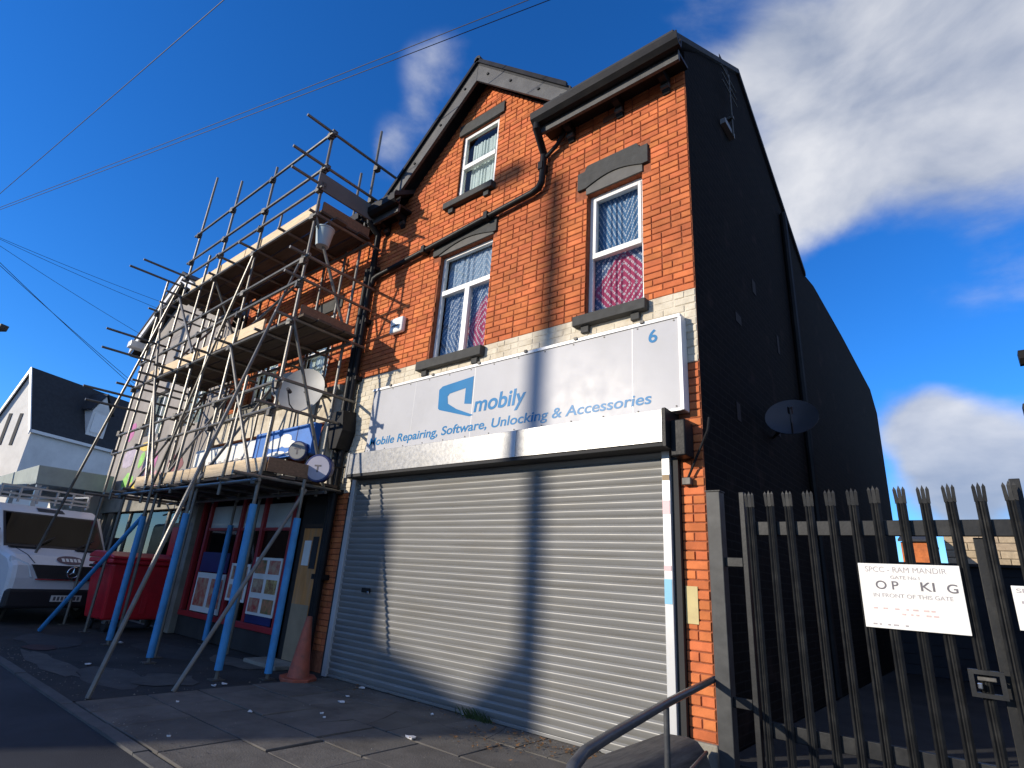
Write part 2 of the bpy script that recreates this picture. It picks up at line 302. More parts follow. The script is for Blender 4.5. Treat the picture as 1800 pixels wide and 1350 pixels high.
def tag(o, label, cat, group=None, kind=None):
    if label: o['label'] = label
    if cat: o['category'] = cat
    if group: o['group'] = group
    if kind: o['kind'] = kind
    return o
def thing(name, loc, label, cat, group=None, rotz=0, local=False):
    o = bpy.data.objects.new(name, None); COL.objects.link(o); o.location = loc; o.rotation_euler = (0, 0, rotz); o.empty_display_size = .2
    LOC[o.name] = Vector() if local else Vector(loc)
    return tag(o, label, cat, group)
def structure(mb, name, m, **k):
    o = mb.build(name, m, **k); o['kind'] = 'structure'; return o
def placed(me, name, parent, loc, rot=(0, 0, 0), scale=(1, 1, 1)):     # a piece that shares mesh data
    o = bpy.data.objects.new(name, me); COL.objects.link(o); o.parent = parent
    off = LOC.get(parent.name, Vector()) if parent else Vector(); o.location = Vector(loc) - off; o.rotation_euler = rot; o.scale = scale
    return o
def textobj(body, name, m, parent, x0, x1, z0, z1, y, shear=0.0, bold=0.0):
    cu = bpy.data.curves.new('t', 'FONT'); cu.body = body; cu.size = 1; cu.extrude = .0; cu.shear = shear; cu.offset = bold
    to = bpy.data.objects.new('t', cu); COL.objects.link(to)
    dg = bpy.context.evaluated_depsgraph_get(); me = bpy.data.meshes.new_from_object(to.evaluated_get(dg)); bpy.data.objects.remove(to)
    xs = [v.co.x for v in me.vertices]; ys = [v.co.y for v in me.vertices]; a, b, c, d = min(xs), max(xs), min(ys), max(ys)
    off = LOC.get(parent.name, Vector())
    for v in me.vertices:
        v.co = Vector((x0 + (v.co.x - a) / (b - a) * (x1 - x0), y, z0 + (v.co.y - c) / (d - c) * (z1 - z0))) - off
    me.materials.clear(); me.materials.append(m); me.name = name
    o = bpy.data.objects.new(name, me); COL.objects.link(o); o.parent = parent; LOC[o.name] = off; o['kind'] = 'stuff'
    return o
def clip(poly, a, b, c):      # keep a*x+b*z<=c
    out = []
    for i in range(len(poly)):
        p, q = poly[i], poly[(i + 1) % len(poly)]; dp = a * p[0] + b * p[1] - c; dq = a * q[0] + b * q[1] - c
        if dp <= 0: out.append(p)
        if (dp < 0 < dq) or (dq < 0 < dp):
            t = dp / (dp - dq); out.append((p[0] + (q[0] - p[0]) * t, p[1] + (q[1] - p[1]) * t))
    return out
def wall_holes(mb, x0, x1, z0, z1, holes, y, depth, clips=()):
    xs = sorted({x0, x1} | {v for h in holes for v in h[:2] if x0 < v < x1}); zs = sorted({z0, z1} | {v for h in holes for v in h[2:] if z0 < v < z1})
    for i in range(len(xs) - 1):
        for j in range(len(zs) - 1):
            cx, cz = (xs[i] + xs[i + 1]) / 2, (zs[j] + zs[j + 1]) / 2
            if any(h[0] < cx < h[1] and h[2] < cz < h[3] for h in holes): continue
            p = [(xs[i], zs[j]), (xs[i + 1], zs[j]), (xs[i + 1], zs[j + 1]), (xs[i], zs[j + 1])]
            for c in clips: p = clip(p, *c) if len(p) >= 3 else p
            if len(p) >= 3: mb.add([(a, y, b) for a, b in p], [tuple(range(len(p)))])
    for h in holes:
        a, b, c, d = h; c2, d2 = max(c, z0), min(d, z1)
        if c2 >= d2: continue
        mb.add([(a, y, c2), (a, y + depth, c2), (a, y + depth, d2), (a, y, d2)], [(0, 1, 2, 3)])
        mb.add([(b, y, c2), (b, y + depth, c2), (b, y + depth, d2), (b, y, d2)], [(3, 2, 1, 0)])
        if c >= z0: mb.add([(a, y, c), (b, y, c), (b, y + depth, c), (a, y + depth, c)], [(0, 1, 2, 3)])
        if d <= z1: mb.add([(a, y, d), (b, y, d), (b, y + depth, d), (a, y + depth, d)], [(3, 2, 1, 0)])
def brick_field(xa, xb, z0, z1, allowed, pitch=.079, gap=.011, seed=1):
    rnd = random.Random(seed); L4 = [.225, .225, .225, .1125]; out = []; row = 0; z = z0
    while z + pitch <= z1 + .02:
        x = xb + .0 - (.1125 if row % 2 else 0.0) + (0.3 * (row % 3) if False else 0); k = (row * 2 + row // 3) % 4
        xr = xb
        first = [.1125] if row % 2 else []
        seq = first
        while xr > xa:
            w = seq.pop(0) if seq else L4[k % 4]; k += 1
            xl = max(xr - w, xa)
            out += [(s, e, z, z + pitch - gap, rnd.random(), rnd.uniform(-.0025, .004)) for s, e in allowed(xl + gap / 2, xr - gap / 2, z, z + pitch - gap)]
            xr -= w
        z += pitch; row += 1
    return out
def minus(s, e, z0, z1, holes):
    segs = [(s, e)]
    for h in holes:
        if h[2] < z1 - .01 and h[3] > z0 + .01:
            n = []
            for a, b in segs:
                if h[1] <= a or h[0] >= b: n.append((a, b)); continue
                if h[0] > a: n.append((a, h[0]))
                if h[1] < b: n.append((h[1], b))
            segs = n
    return [(a, b) for a, b in segs if b - a > .025]

# ============================================================ SETTING: ground, road, pavement
structure(MB().add([(-900, -900, -.14), (900, -900, -.14), (900, 900, -.14), (-900, 900, -.14)], [(0, 1, 2, 3)]), 'ground', M['ground'])
structure(MB().add([(-90, -10.5, -.022), (60, -10.5, -.022), (60, -2.84, -.022), (-90, -2.84, -.022)], [(0, 1, 2, 3)]), 'road', M['asphalt'])
pav = structure(MB().box(-5.02, 8, -2.83, .0, -.13, -.016), 'pavement', M['joint'])
fore = structure(MB().box(-60, -5.03, -2.83, .5, -.13, -.008), 'forecourt', M['forecourt'])
structure(MB().box(-60, 60, -13.5, -10.5, -.13, .0), 'far_pavement', M['concrete'])
flag_me = {}
y = -2.82; row = 0; rr = random.Random(3)
while y < -.05:
    h = min([.62, .50, .60, .56, .55][row % 5], -.005 - y); x = -5.0 + (rr.uniform(0, .3) if row % 2 else 0)
    if x > -5: 
        pass
    xs = -5.0
    while xs < 7.9:
        w = rr.choice([.61, .76, .91, .9]) if xs > -5 else rr.uniform(.4, .8); w = min(w, 7.95 - xs)
        if w > .15:
            key = (round(w, 1), round(h, 2))
            if key not in flag_me:
                flag_me[key] = MB().brick(-.5, .5, -.5, .5, -.5, .5, 0, .008)
                b = MB(); a, c = w / 2 - .007, h / 2 - .007
                b.add([(-a, -c, -.03), (a, -c, -.03), (a, c, -.03), (-a, c, -.03), (-a, -c, -.005), (a, -c, -.005), (a, c, -.005), (-a, c, -.005),
                       (-a + .006, -c + .006, 0), (a - .006, -c + .006, 0), (a - .006, c - .006, 0), (-a + .006, c - .006, 0)],
                      [(8, 9, 10, 11), (4, 5, 9, 8), (5, 6, 10, 9), (6, 7, 11, 10), (7, 4, 8, 11), (0, 1, 5, 4), (1, 2, 6, 5), (2, 3, 7, 6), (3, 0, 4, 7)])
                flag_me[key] = b.mesh('paving_flag', M['flag'])
            if rr.random() < .3:
                t0, t1 = rr.uniform(.25, .75), rr.uniform(.25, .75); a, c = w / 2 - .007, h / 2 - .007; xa, xb = -a + 2 * a * t0, -a + 2 * a * t1; zz = rr.uniform(-.004, .003)
                for poly in ([(-a, -c), (xa - .004, -c), ((xa + xb) / 2 + .02, 0), (xb - .004, c), (-a, c)], [(xa + .004, -c), (a, -c), (a, c), (xb + .004, c), ((xa + xb) / 2 + .028, 0)]):
                    pc_ = MB().prism(poly, -.03, 0, 'z').mesh('paving_flag', M['flag'])
                    placed(pc_, 'paving_flag', pav, (xs + w / 2, y + h / 2, zz), (rr.uniform(-.01, .01), rr.uniform(-.009, .009), 0))
                xs += w; continue
            o = placed(flag_me[key], 'paving_flag', pav, (xs + w / 2, y + h / 2, rr.uniform(-.006, .004)), (rr.uniform(-.008, .008), rr.uniform(-.007, .007), rr.uniform(-.006, .006)))
        xs += w
    y += h; row += 1
kb = MB().box(-.4525, .4525, -.050, .050, -.12, .0).mesh('kerb_stone', M['kerb'])
for i in range(26):
    placed(kb, 'kerb_stone', pav if i < 12 else fore, (6.5 - i * .915, -2.885, -.002 + rr.uniform(-.005, .003)), (0, rr.uniform(-.003, .003), rr.uniform(-.004, .004)))
# yard behind the gate, a step up
structure(MB().box(.06, 9, -.02, 40, -.13, .16), 'yard_ground', M['forecourt'])

# ============================================================ THE BRICK HOUSE
house = thing('brick_house', (-2.8, 0, 0), 'orange brick house with front gable, shop at ground floor and soot-black side wall', 'house')
WINR = (-1.28, -.54, 4.22, 5.90); WINL = (-3.90, -2.83, 4.20, 5.93); WING = (-3.70, -2.92, 6.86, 8.13); SHOP = (-5.16, -.20, 0.0, 2.92)
APX, APZ, SL, EZ = -3.27, 8.98, .93, 7.26
mb = MB()
wall_holes(mb, -5.62, .02, 0, EZ, [WINR, WINL, (WING[0], WING[1], WING[2], EZ + .001), SHOP], 0, .16)
wall_holes(mb, -5.3, -1.2, EZ, APZ + .05, [(WING[0], WING[1], EZ - .001, WING[3])], 0, .16, [(SL, 1, SL * APX + APZ), (-SL, 1, -SL * APX + APZ)])
mb.build('wall', M['mortar'], house, recalc=False)
PROF = [(.004, 0), (13.3, 0), (13.85, 6.65), (13.1, 7.16), (9.2, 7.30), (6.4, 7.30), (5.5, 7.14), (3.87, 7.98), (2.6, 8.78), (2.2, 9.02), (1.83, 8.86), (.78, 8.10), (.004, 7.40)]
sw = MB().prism(PROF, -.22, .02, 'x').build('side_wall', M['sooty'], house, bevel=.004)
MB().box(-5.6, -.22, 5.2, 5.4, 0, 7.1).build('rear_wall', M['sooty'], house)
MB().prism([(5.4, 0), (13.3, 0), (13.3, 6.9), (5.4, 7.05)], -4.0, -.23, 'x').build('rear_wing', M['sooty'], house)
MB().box(-5.6, -.22, .3, 5.2, 3.2, 3.35).build('floor_slab', M['darkgap'], house)
MB().box(-5.66, -5.58, .17, 5.2, 0, 7.1).build('party_wall', M['sooty'], house)
# main roof and gable roof
rf = MB(); t = .09
for xa, xb, ya, za in ((-5.62, -4.80, -.40, 7.22), (-4.799, -1.751, .35, 7.751), (-1.75, .055, -.40, 7.22)):
    rf.prism([(ya, za), (2.2, 9.06), (5.55, 7.10), (5.55, 7.10 + t), (2.2, 9.06 + t), (ya, za + t)], xa, xb, 'x')
roof = rf.build('roof', M['slate'], house)
g = MB()
for sgn in (-1, 1):
    L_ = 2.05 if sgn < 0 else 1.85
    g.hexa([(APX, -.26, 9.18), (APX + sgn * L_, -.26, 9.18 - SL * L_), (APX + sgn * L_, 2.3, 9.18 - SL * L_), (APX, 2.3, 9.18),
            (APX, -.26, 9.27), (APX + sgn * L_, -.26, 9.27 - SL * L_), (APX + sgn * L_, 2.3, 9.27 - SL * L_), (APX, 2.3, 9.27)])
g.build('gable_roof', M['slate'], roof)
rc = MB().sweep([(APX, -.30, 9.27), (APX, 2.4, 9.27)], .07, 8).build('ridge_tile', M['slate'], roof)
for sgn in (-1, 1):
    L_ = 2.10 if sgn < 0 else 1.80
    b = MB(); th = .40
    b.prism([(APX, 9.255), (APX + sgn * L_, 9.255 - SL * L_), (APX + sgn * L_, 9.255 - SL * L_ - th * .8), (APX, 9.255 - th)], -.255, -.205, 'y')
    bo = b.build('barge_board', M['barge'], house, bevel=.006)
    for k in (.25, .75, 1.3, 1.7):
        if k > L_: continue
        MB().lathe([(.022, -.018), (.022, .0)], 8, (APX + sgn * k, -.257, 9.255 - SL * k - .2), 'y').build('bolt_head', M['darkgap'], bo)
    # moulding along the top of the barge
    MB().prism([(APX, 9.30), (APX + sgn * L_, 9.30 - SL * L_), (APX + sgn * L_, 9.22 - SL * L_), (APX, 9.22)], -.30, -.257, 'y').build('barge_moulding', M['black'], bo)
def eaves(x0, x1, parent, brk):
    gt = MB(); pr = [(-.46, 7.20), (-.45, 7.10), (-.40, 7.05), (-.33, 7.05), (-.31, 7.20), (-.33, 7.20), (-.345, 7.085), (-.40, 7.085), (-.435, 7.12), (-.44, 7.20)]
    gt.prism(pr, x0, x1, 'x'); gt.build('gutter', M['black'], parent)
    MB().box(x0 + .03, x1 - .05, -.305, -.26, 6.95, 7.10).build('fascia_board', M['barge'], parent, bevel=.004)
    MB().box(x0 + .03, x1 - .06, -.262, -.003, 7.08, 7.12).build('soffit', M['black'], parent)
    for bx in brk:
        c = MB().prism([(-.002, 6.86), (-.03, 6.84), (-.06, 6.88), (-.055, 6.94), (-.09, 6.97), (-.17, 6.99), (-.235, 7.03), (-.24, 7.079), (-.002, 7.079)], bx - .045, bx + .045, 'x')
        co = c.build('eaves_bracket', M['black'], parent, bevel=.006)
        MB().sweep([(bx - .05, -.06, 6.93), (bx + .05, -.06, 6.93)], .035, 8).build('bracket_scroll', M['barge'], co)
eaves(-1.92, .12, house, (-.20, -.81, -1.53))
eaves(-5.62, -4.72, house, (-5.35, -4.95))
# bricks
HB = [WINR, WINL, WING, (-1.415, -.445, 5.89, 6.275), (-1.30, -.55, 6.2, 6.34), (-4.055, -2.755, 5.92, 6.20), (-3.775, -2.805, 8.12, 8.35), (-1.39, -.48, 4.075, 4.23),
      (-4.05, -2.79, 4.04, 4.21), (-3.91, -2.875, 6.72, 6.87), SHOP, (-4.95, -.10, 2.5, 3.80), (-.2, .03, -.1, .255)]
def allow(s, e, z0, z1):
    zc = (z0 + z1) / 2; segs = minus(s, e, z0, z1, HB)
    if zc > EZ - .1:
        w = (APZ - z1) / SL
        segs = [(max(a, APX - w), min(b, APX + w)) for a, b in segs]; segs = [(a, b) for a, b in segs if b - a > .03]
    return segs
bricks = brick_field(-5.60, .018, .258, 8.95, allow, seed=4)
plain = []; painted = []
for b in bricks:
    zc = (b[2] + b[3]) / 2; xc = (b[0] + b[1]) / 2
    cut = 3.44 if xc > -1 else 2.4
    (painted if (cut < zc < 4.21 and not (xc < -4.85 and zc < 0)) else plain).append(b)
def dist(b): return (Vector(((b[0] + b[1]) / 2, 0, (b[2] + b[3]) / 2)) - CAM).length
unit = MB(); unit.brick(-.5, .5, -.5, .5, -.5, .5, 0, .0)
def unit_brick(m, nm):
    b = MB(); cx, cy, cz = .03, .2, .09
    b.v = [(-.5, .5, -.5), (.5, .5, -.5), (.5, .5, .5), (-.5, .5, .5), (-.5, -.5 + cy, -.5), (.5, -.5 + cy, -.5), (.5, -.5 + cy, .5), (-.5, -.5 + cy, .5),
           (-.5 + cx, -.5, -.5 + cz), (.5 - cx, -.5, -.5 + cz), (.5 - cx, -.5, .5 - cz), (-.5 + cx, -.5, .5 - cz)]
    b.f = [(8, 9, 10, 11), (4, 5, 9, 8), (5, 6, 10, 9), (6, 7, 11, 10), (7, 4, 8, 11), (0, 1, 5, 4), (1, 2, 6, 5), (2, 3, 7, 6), (3, 0, 4, 7)]; b.r = [0] * 9
    return b.mesh(nm, m)
BM = unit_brick(M['brick'], 'brick'); PM = unit_brick(M['cream'], 'painted_brick')
allb = sorted([(dist(b), 0, b) for b in plain] + [(dist(b), 1, b) for b in painted], key=lambda q: q[0])
near, far = allb[:298], allb[298:]
bw = [c for c in house.children if c.name.startswith('wall')][0]
DEP = .03
for d, p, b in near:
    placed(PM if p else BM, 'painted_brick' if p else 'brick', bw, ((b[0] + b[1]) / 2, -.011 - b[5] + DEP / 2, (b[2] + b[3]) / 2), (0, 0, 0), (b[1] - b[0], DEP, b[3] - b[2]))
ms = MB(); mp_ = MB()
for d, p, b in far: (mp_ if p else ms).brick(b[0], b[1], -.011 - b[5], .015, b[2], b[3], b[4])
o = ms.build('brick_field', M['brick'], bw, attr=True, recalc=False); o['kind'] = 'stuff'
o = mp_.build('painted_brick_field', M['cream'], bw, attr=True, recalc=False); o['kind'] = 'stuff'
# cream joints behind the painted courses
MB().box(-4.95, .016, -.006, -.002, 3.44, 4.205).build('painted_joints', M['creammort'], house)
MB().box(-5.6, -4.97, -.006, -.002, 2.42, 4.205).build('painted_joints', M['creammort'], house)
MB().box(-.198, .03, -.045, -.001, 0, .252).build('plinth_block', M['plinth'], house, bevel=.012)
MB().box(-.19, -.085, -.019, -.0165, 1.09, 1.385).build('yellow_paint_patch', M['yellow'], house)
MB().box(-1.06, -.86, -.022, -.001, 6.90, 6.98).build('vent_brick', M['opp'], house)
# lintels, sills
def lintel(x0, x1, zb, zt, wx0, wx1, rise, parent, raised=0):
    n = 10; p = [(x0, zb), (x0, zt)]
    if raised: p += [(x0 + .1, zt), (x0 + .14, zt + raised), (x1 - .14, zt + raised), (x1 - .1, zt)]
    p += [(x1, zt), (x1, zb), (wx1, zb)]
    p += [(wx1 + (wx0 - wx1) * i / n, zb + rise * math.sin(math.pi * i / n)) for i in range(1, n)] + [(wx0, zb)]
    return MB().prism(p, -.04, .06, 'y').build('lintel', M['stone'], parent, bevel=.006)
lintel(-1.41, -.45, 5.99, 6.25, -1.29, -.53, .09, house, .075)
lintel(-4.05, -2.76, 5.95, 6.19, -3.92, -2.82, .10, house)
lintel(-3.77, -2.81, 8.14, 8.345, -3.7, -2.92, .0, house)
MB().box(-1.29, -.53, -.022, -.002, 5.90, 6.10).build('arch_infill', mat('arch_infill_paint', (.11, .105, .095), .85, var=.15, vscale=10), house)
MB().box(-3.92, -2.82, -.022, -.002, 5.93, 6.07).build('arch_infill', mat('arch_infill_paint', (.11, .105, .095), .85, var=.15, vscale=10), house)
def sill(x0, x1, z0, z1, parent, m=None):
    s = MB().prism([(-.10, z0), (-.10, z1 - .02), (.14, z1), (.14, z0)], x0, x1, 'x').build('sill', m or M['stone'], parent, bevel=.008)
    for bx in (x0 + .14, x1 - .14): MB().box(bx - .05, bx + .05, -.055, -.002, z0 - .085, z0 - .002).build('sill_bracket', M['stone'], s, bevel=.005)
sill(-1.385, -.485, 4.085, 4.225, house); sill(-4.045, -2.795, 4.05, 4.205, house); sill(-3.90, -2.88, 6.735, 6.865, house)
def window(W_, bars, panes, curtains, parent, yf=.075, fw=.05):
    x0, x1, z0, z1 = W_; f = MB()
    for (a, b, c, d) in [(x0, x0 + fw, z0, z1), (x1 - fw, x1, z0, z1), (x0 + fw, x1 - fw, z0, z0 + fw), (x0 + fw, x1 - fw, z1 - fw, z1)]: f.box(a, b, yf, yf + .06, c, d)
    w = f.build('window', M['upvc'], parent, bevel=.006)
    for (a, b, c, d, dy) in bars: MB().box(a, b, yf - dy, yf + .058, c, d).build('glazing_bar', M['upvc'], w, bevel=.005)
    for (a, b, c, d) in panes: MB().add([(a, yf + .03, c), (b, yf + .03, c), (b, yf + .03, d), (a, yf + .03, d)], [(0, 1, 2, 3)]).build('pane', M['glass'], w, recalc=False)
    for (a, b, c, d, m) in curtains:
        cu = MB(); n = 40
        for i in range(n):
            xa, xb = a + (b - a) * i / n, a + (b - a) * (i + 1) / n; ya, yb = [yf + .11 + .012 * math.sin(q * 9 + math.sin(q * 3.1)) for q in (i * .55, (i + 1) * .55)]
            cu.add([(xa, ya, c), (xb, yb, c), (xb, yb, d), (xa, ya, d)], [(0, 1, 2, 3)])
        cu.build('curtain', m, w, smooth=True)
    return w
x0, x1, z0, z1 = WINR
window(WINR, [(x0 + .05, x1 - .05, 5.0, 5.07, .012), (x0 + .05, x0 + .09, 5.07, z1 - .05, .012), (x1 - .09, x1 - .05, 5.07, z1 - .05, .012), (x0 + .09, x1 - .09, z1 - .09, z1 - .05, .012)],
       [(x0 + .05, x1 - .05, z0 + .05, 5.0), (x0 + .09, x1 - .09, 5.07, z1 - .09)], [(x0 + .02, x1 - .02, z0, 5.03, M['cur_r']), (x0 + .02, x1 - .02, 5.03, z1, M['cur_rb'])], house)
x0, x1, z0, z1 = WINL
window(WINL, [(x0 + .05, x1 - .05, 5.26, 5.34, .012), (-3.37, -3.28, z0 + .05, 5.26, .012)],
       [(x0 + .05, -3.37, z0 + .05, 5.26), (-3.28, x1 - .05, z0 + .05, 5.26), (x0 + .05, x1 - .05, 5.34, z1 - .05)],
       [(x0 + .02, x1 - .02, z0, 5.28, M['cur_l']), (x0 + .02, x1 - .02, 5.28, z1, M['cur_lb'])], house)
x0, x1, z0, z1 = WING
window(WING, [(x0 + .05, x1 - .05, 7.45, 7.53, .014)], [(x0 + .05, x1 - .05, z0 + .05, 7.45), (x0 + .05, x1 - .05, 7.53, z1 - .05)], [(x0 + .12, x1 - .02, z0, 7.98, M['cur_net'])], house, .03, .06)
# rainwater pipes
pp = MB().sweep([(-1.86, -.38, 7.06), (-1.86, -.38, 6.98), (-1.93, -.10, 6.80), (-1.95, -.09, 6.36), (-2.0, -.09, 6.28), (-2.1, -.09, 6.25), (-5.36, -.09, 6.02), (-5.44, -.10, 5.98), (-5.47, -.10, 5.88)], .045, 10).build('downpipe', M['black'], house, smooth=True)
for q in ((-1.95, -.09, 6.6), (-2.9, -.09, 6.196), (-4.2, -.09, 6.104)): MB().box(q[0] - .035, q[0] + .035, -.15, -.005, q[2] - .06, q[2] + .06).build('pipe_bracket', M['black'], pp)
MB().sweep([(-1.60, -.10, 7.08), (-1.62, -.10, 6.97), (-1.72, -.09, 6.86), (-1.90, -.09, 6.74)], .028, 8).build('overflow_pipe', M['black'], house, smooth=True)
st = MB().sweep([(-5.48, -.36, 7.06), (-5.48, -.34, 6.98), (-5.49, -.12, 6.85), (-5.50, -.11, 4.0), (-5.50, -.11, .02)], .05, 10).build('downpipe', M['black'], house, smooth=True)
MB().sweep([(-5.63, -.11, 6.2), (-5.63, -.11, 2.6), (-5.55, -.11, 2.3), (-5.55, -.11, .02)], .055, 10).build('soil_pipe', M['black'], house, smooth=True)
for z in (6.2, 5.2, 4.2, 3.6, 2.4, 1.2): MB().box(-5.70, -5.43, -.135, -.01, z - .035, z + .035).build('pipe_bracket', M['black'], st)
MB().prism([(-5.68, 3.62), (-5.42, 3.62), (-5.36, 3.30), (-5.45, 3.02), (-5.62, 3.02), (-5.74, 3.30)], -.26, -.02, 'y').build('pipe_shadow_box', M['black'], house, bevel=.01)  # black box stands in for the shadow around the pipes
# side wall bits
MB().sweep([(.07, 4.1, 7.6), (.07, 4.1, .2)], .05, 8).build('side_downpipe', M['black'], house, smooth=True)
for (yy, zz, w, h) in ((1.35, 8.55, .35, .12), (2.0, 5.1, .14, .2), (3.0, 4.6, .10, .28), (1.2, 4.35, .2, .12), (1.0, 3.1, .12, .2), (2.6, 3.3, .1, .1)):
    MB().box(.0215, .027, yy, yy + w, zz, zz + h).build('patched_brick', mat('patch_dull_red', (.012, .008, .0075), .9, var=.3), house)
MB().box(.021, .09, 1.18, 1.55, 7.24, 7.32).build('side_bracket_plate', mat('plate_grey', (.20, .20, .20), .6), house)

# ---------------- shop sign
sg = thing('shop_sign', (-2.5, -.06, 2.93), 'long pale grey shop sign reading mobily with blue logo and number 6', 'sign')
MB().box(-4.90, -.125, -.118, -.012, 2.94, 3.865).build('sign_panel', M['signwhite'], sg, bevel=.004)
fr = MB(); fr.box(-4.93, -.10, -.132, -.010, 3.866, 3.905); fr.build('frame_top', M['upvc'], sg, bevel=.004)
MB().box(-.124, -.09, -.135, -.010, 2.915, 3.865).build('frame_side', M['upvc'], sg, bevel=.004)
MB().box(-4.93, -.10, -.128, -.010, 2.912, 2.939).build('frame_bottom', M['alu'], sg, bevel=.003)
for sx in (-.62, -2.82, -3.95): MB().box(sx - .002, sx + .002, -.1195, -.117, 2.94, 3.865).build('panel_seam', M['alu'], sg)
for sx in (-.5, -1.3, -2.0, -2.75, -3.6, -4.5): MB().box(sx - .02, sx + .02, -.15, -.133, 3.885, 3.915).build('sign_clip', M['coupler'], sg)
yl = -.1205
SCW = MB().lathe([(.009, -.004), (.007, .0)], 8, (0, 0, 0), 'y').mesh('screw', M['coupler'])
for k in range(13):
    for zz in (2.96, 3.845): placed(SCW, 'screw', sg, (-4.85 + k * .39, -.1185, zz))
lg = [(-3.445, 3.40), (-3.46, 3.66), (-3.40, 3.70), (-2.84, 3.745), (-2.84, 3.375), (-2.965, 3.395), (-2.965, 3.605), (-3.25, 3.57), (-3.285, 3.54), (-3.265, 3.44), (-2.79, 3.225), (-2.86, 3.215)]
# outline split into convex pieces of the emblem
e = MB()
for q in ([(-3.46, 3.66), (-3.40, 3.70), (-3.285, 3.54), (-3.265, 3.44), (-3.42, 3.375), (-3.445, 3.40)], [(-3.40, 3.70), (-2.84, 3.745), (-2.965, 3.605), (-3.25, 3.575), (-3.285, 3.54)],
          [(-2.84, 3.745), (-2.84, 3.375), (-2.965, 3.395), (-2.965, 3.605)], [(-3.42, 3.375), (-3.265, 3.44), (-3.10, 3.345), (-2.79, 3.225), (-2.86, 3.215)]):
    e.add([(a, yl, b) for a, b in q], [tuple(range(len(q)))])
e.build('logo', M['signblue'], sg, recalc=False)
textobj('mobily', 'lettering', M['signblue'], sg, -2.79, -1.97, 3.19, 3.46, yl, .12, .022)
textobj('Mobile Repairing, Software, Unlocking & Accessories', 'lettering', M['signblue'], sg, -4.83, -.42, 2.985, 3.14, yl, .12, .016)
textobj('6', 'lettering', M['signblue'], sg, -.44, -.345, 3.655, 3.80, yl, 0, .022)

# ---------------- roller shutter
rs = thing('roller_shutter', (-2.7, -.05, 0), 'closed grey steel roller shutter with galvanised box under the long sign', 'shutter')
PITCH = .0745; NS = 34
prof = [(-.001, 0), (-.006, .008), (-.0105, .020), (-.0145, .034), (-.0175, .047), (-.0185, .0545), (-.0165, .0605), (-.0115, .0655), (-.005, .0695), (-.001, .0745)]
sm = MB(); X0, X1 = -5.06, -.335
vs = [(X0, p[0], p[1]) for p in prof] + [(X1, p[0], p[1]) for p in prof]; n = len(prof)
sm.add(vs, [(i, n + i, n + i + 1, i + 1) for i in range(n - 1)])
sme = sm.mesh('slat', M['slat'], smooth=True, recalc=False)
for i in range(NS):
    placed(sme, 'slat', rs, (0, -.045 + random.uniform(-.0012, .0012), .035 + i * PITCH), (random.uniform(-.012, .012), 0, 0))
MB().box(X0, X1, -.065, -.03, .004, .034).build('bottom_rail', M['slat'], rs, bevel=.004)
MB().box(X0 - .06, X1 + .06, -.028, -.022, 0, 2.6).build('backing', M['darkgap'], rs)
for a, b in ((-5.135, -5.045), (-.345, -.268)): MB().box(a, b, -.095, -.018, 0, 2.57).build('guide_rail', M['alu'], rs, bevel=.004)
MB().box(-.266, -.203, -.06, -.012, 0, 2.62).build('edge_strip', M['darkgap'], rs)
MB().box(-5.20, -5.138, -.07, -.012, 0, 2.62).build('edge_strip', M['darkgap'], rs)
bx = rs; ZB, ZT = 2.585, 2.885
MB().box(-4.985, -1.965, -.302, -.02, ZB, ZT).build('shutter_box', M['galv'], rs, bevel=.004)
MB().box(-1.960, -.235, -.305, -.02, ZB, ZT + .002).build('shutter_box', M['galv'], rs, bevel=.004)
MB().box(-2.0, -1.93, -.308, -.3055, ZB + .004, ZT - .004).build('box_joint', M['alu'], rs)
MB().box(-5.02, -.20, -.295, -.10, 2.548, 2.5845).build('lower_lip', M['darkgap'], rs, bevel=.006)
MB().box(-.233, -.198, -.31, -.02, 2.54, 2.90).build('end_plate', M['black'], rs, bevel=.004)
MB().box(-.196, -.06, -.22, -.02, 2.47, 2.80).build('motor_cover', M['black'], rs, bevel=.01)
MB().box(-5.03, -4.988, -.31, -.02, 2.54, 2.90).build('end_plate', M['galv'], rs, bevel=.004)
lk = MB().box(-4.56, -4.40, -.085, -.058, 1.06, 1.115).build('lock', M['black'], rs, bevel=.004)
MB().box(-4.43, -4.395, -.095, -.084, 1.045, 1.075).build('lock_barrel', M['chrome'], lk, bevel=.003)
for (a, b, c, d, m) in ((-.343, -.275, 1.23, 1.43, 'skyblue'), (-.343, -.275, 1.50, 1.54, 'pinkst'), (-.343, -.275, 1.98, 2.10, 'pinkst'), (-.34, -.272, 2.28, 2.33, 'pale')):
    MB().box(a, b, -.0985, -.0965, c, d).build('sticker', M[m], rs)
# stay bar on the pier
sb = thing('metal_stay_bar', (-.12, -.02, 2.2), 'black diagonal metal stay bar bolted to the brick pier beside the shutter', 'bar')
MB().sweep([(-.125, -.05, 2.275), (.10, -.10, 2.70), (.12, -.10, 2.82)], .011, 8).build('rod', M['black'], sb)
MB().box(-.165, -.085, -.075, -.014, 2.235, 2.30).build('foot_bracket', M['coupler'], sb, bevel=.006)
# alarm box
ab = thing('alarm_box', (-4.65, -.02, 4.8), 'white square alarm box on the brick wall beside the downpipe', 'alarm')
MB().box(-4.80, -4.50, -.10, -.015, 4.80, 5.06).build('case', M['upvc'], ab, bevel=.03)
MB().box(-4.74, -4.58, -.104, -.1005, 4.90, 4.93).build('badge', M['ink'], ab)

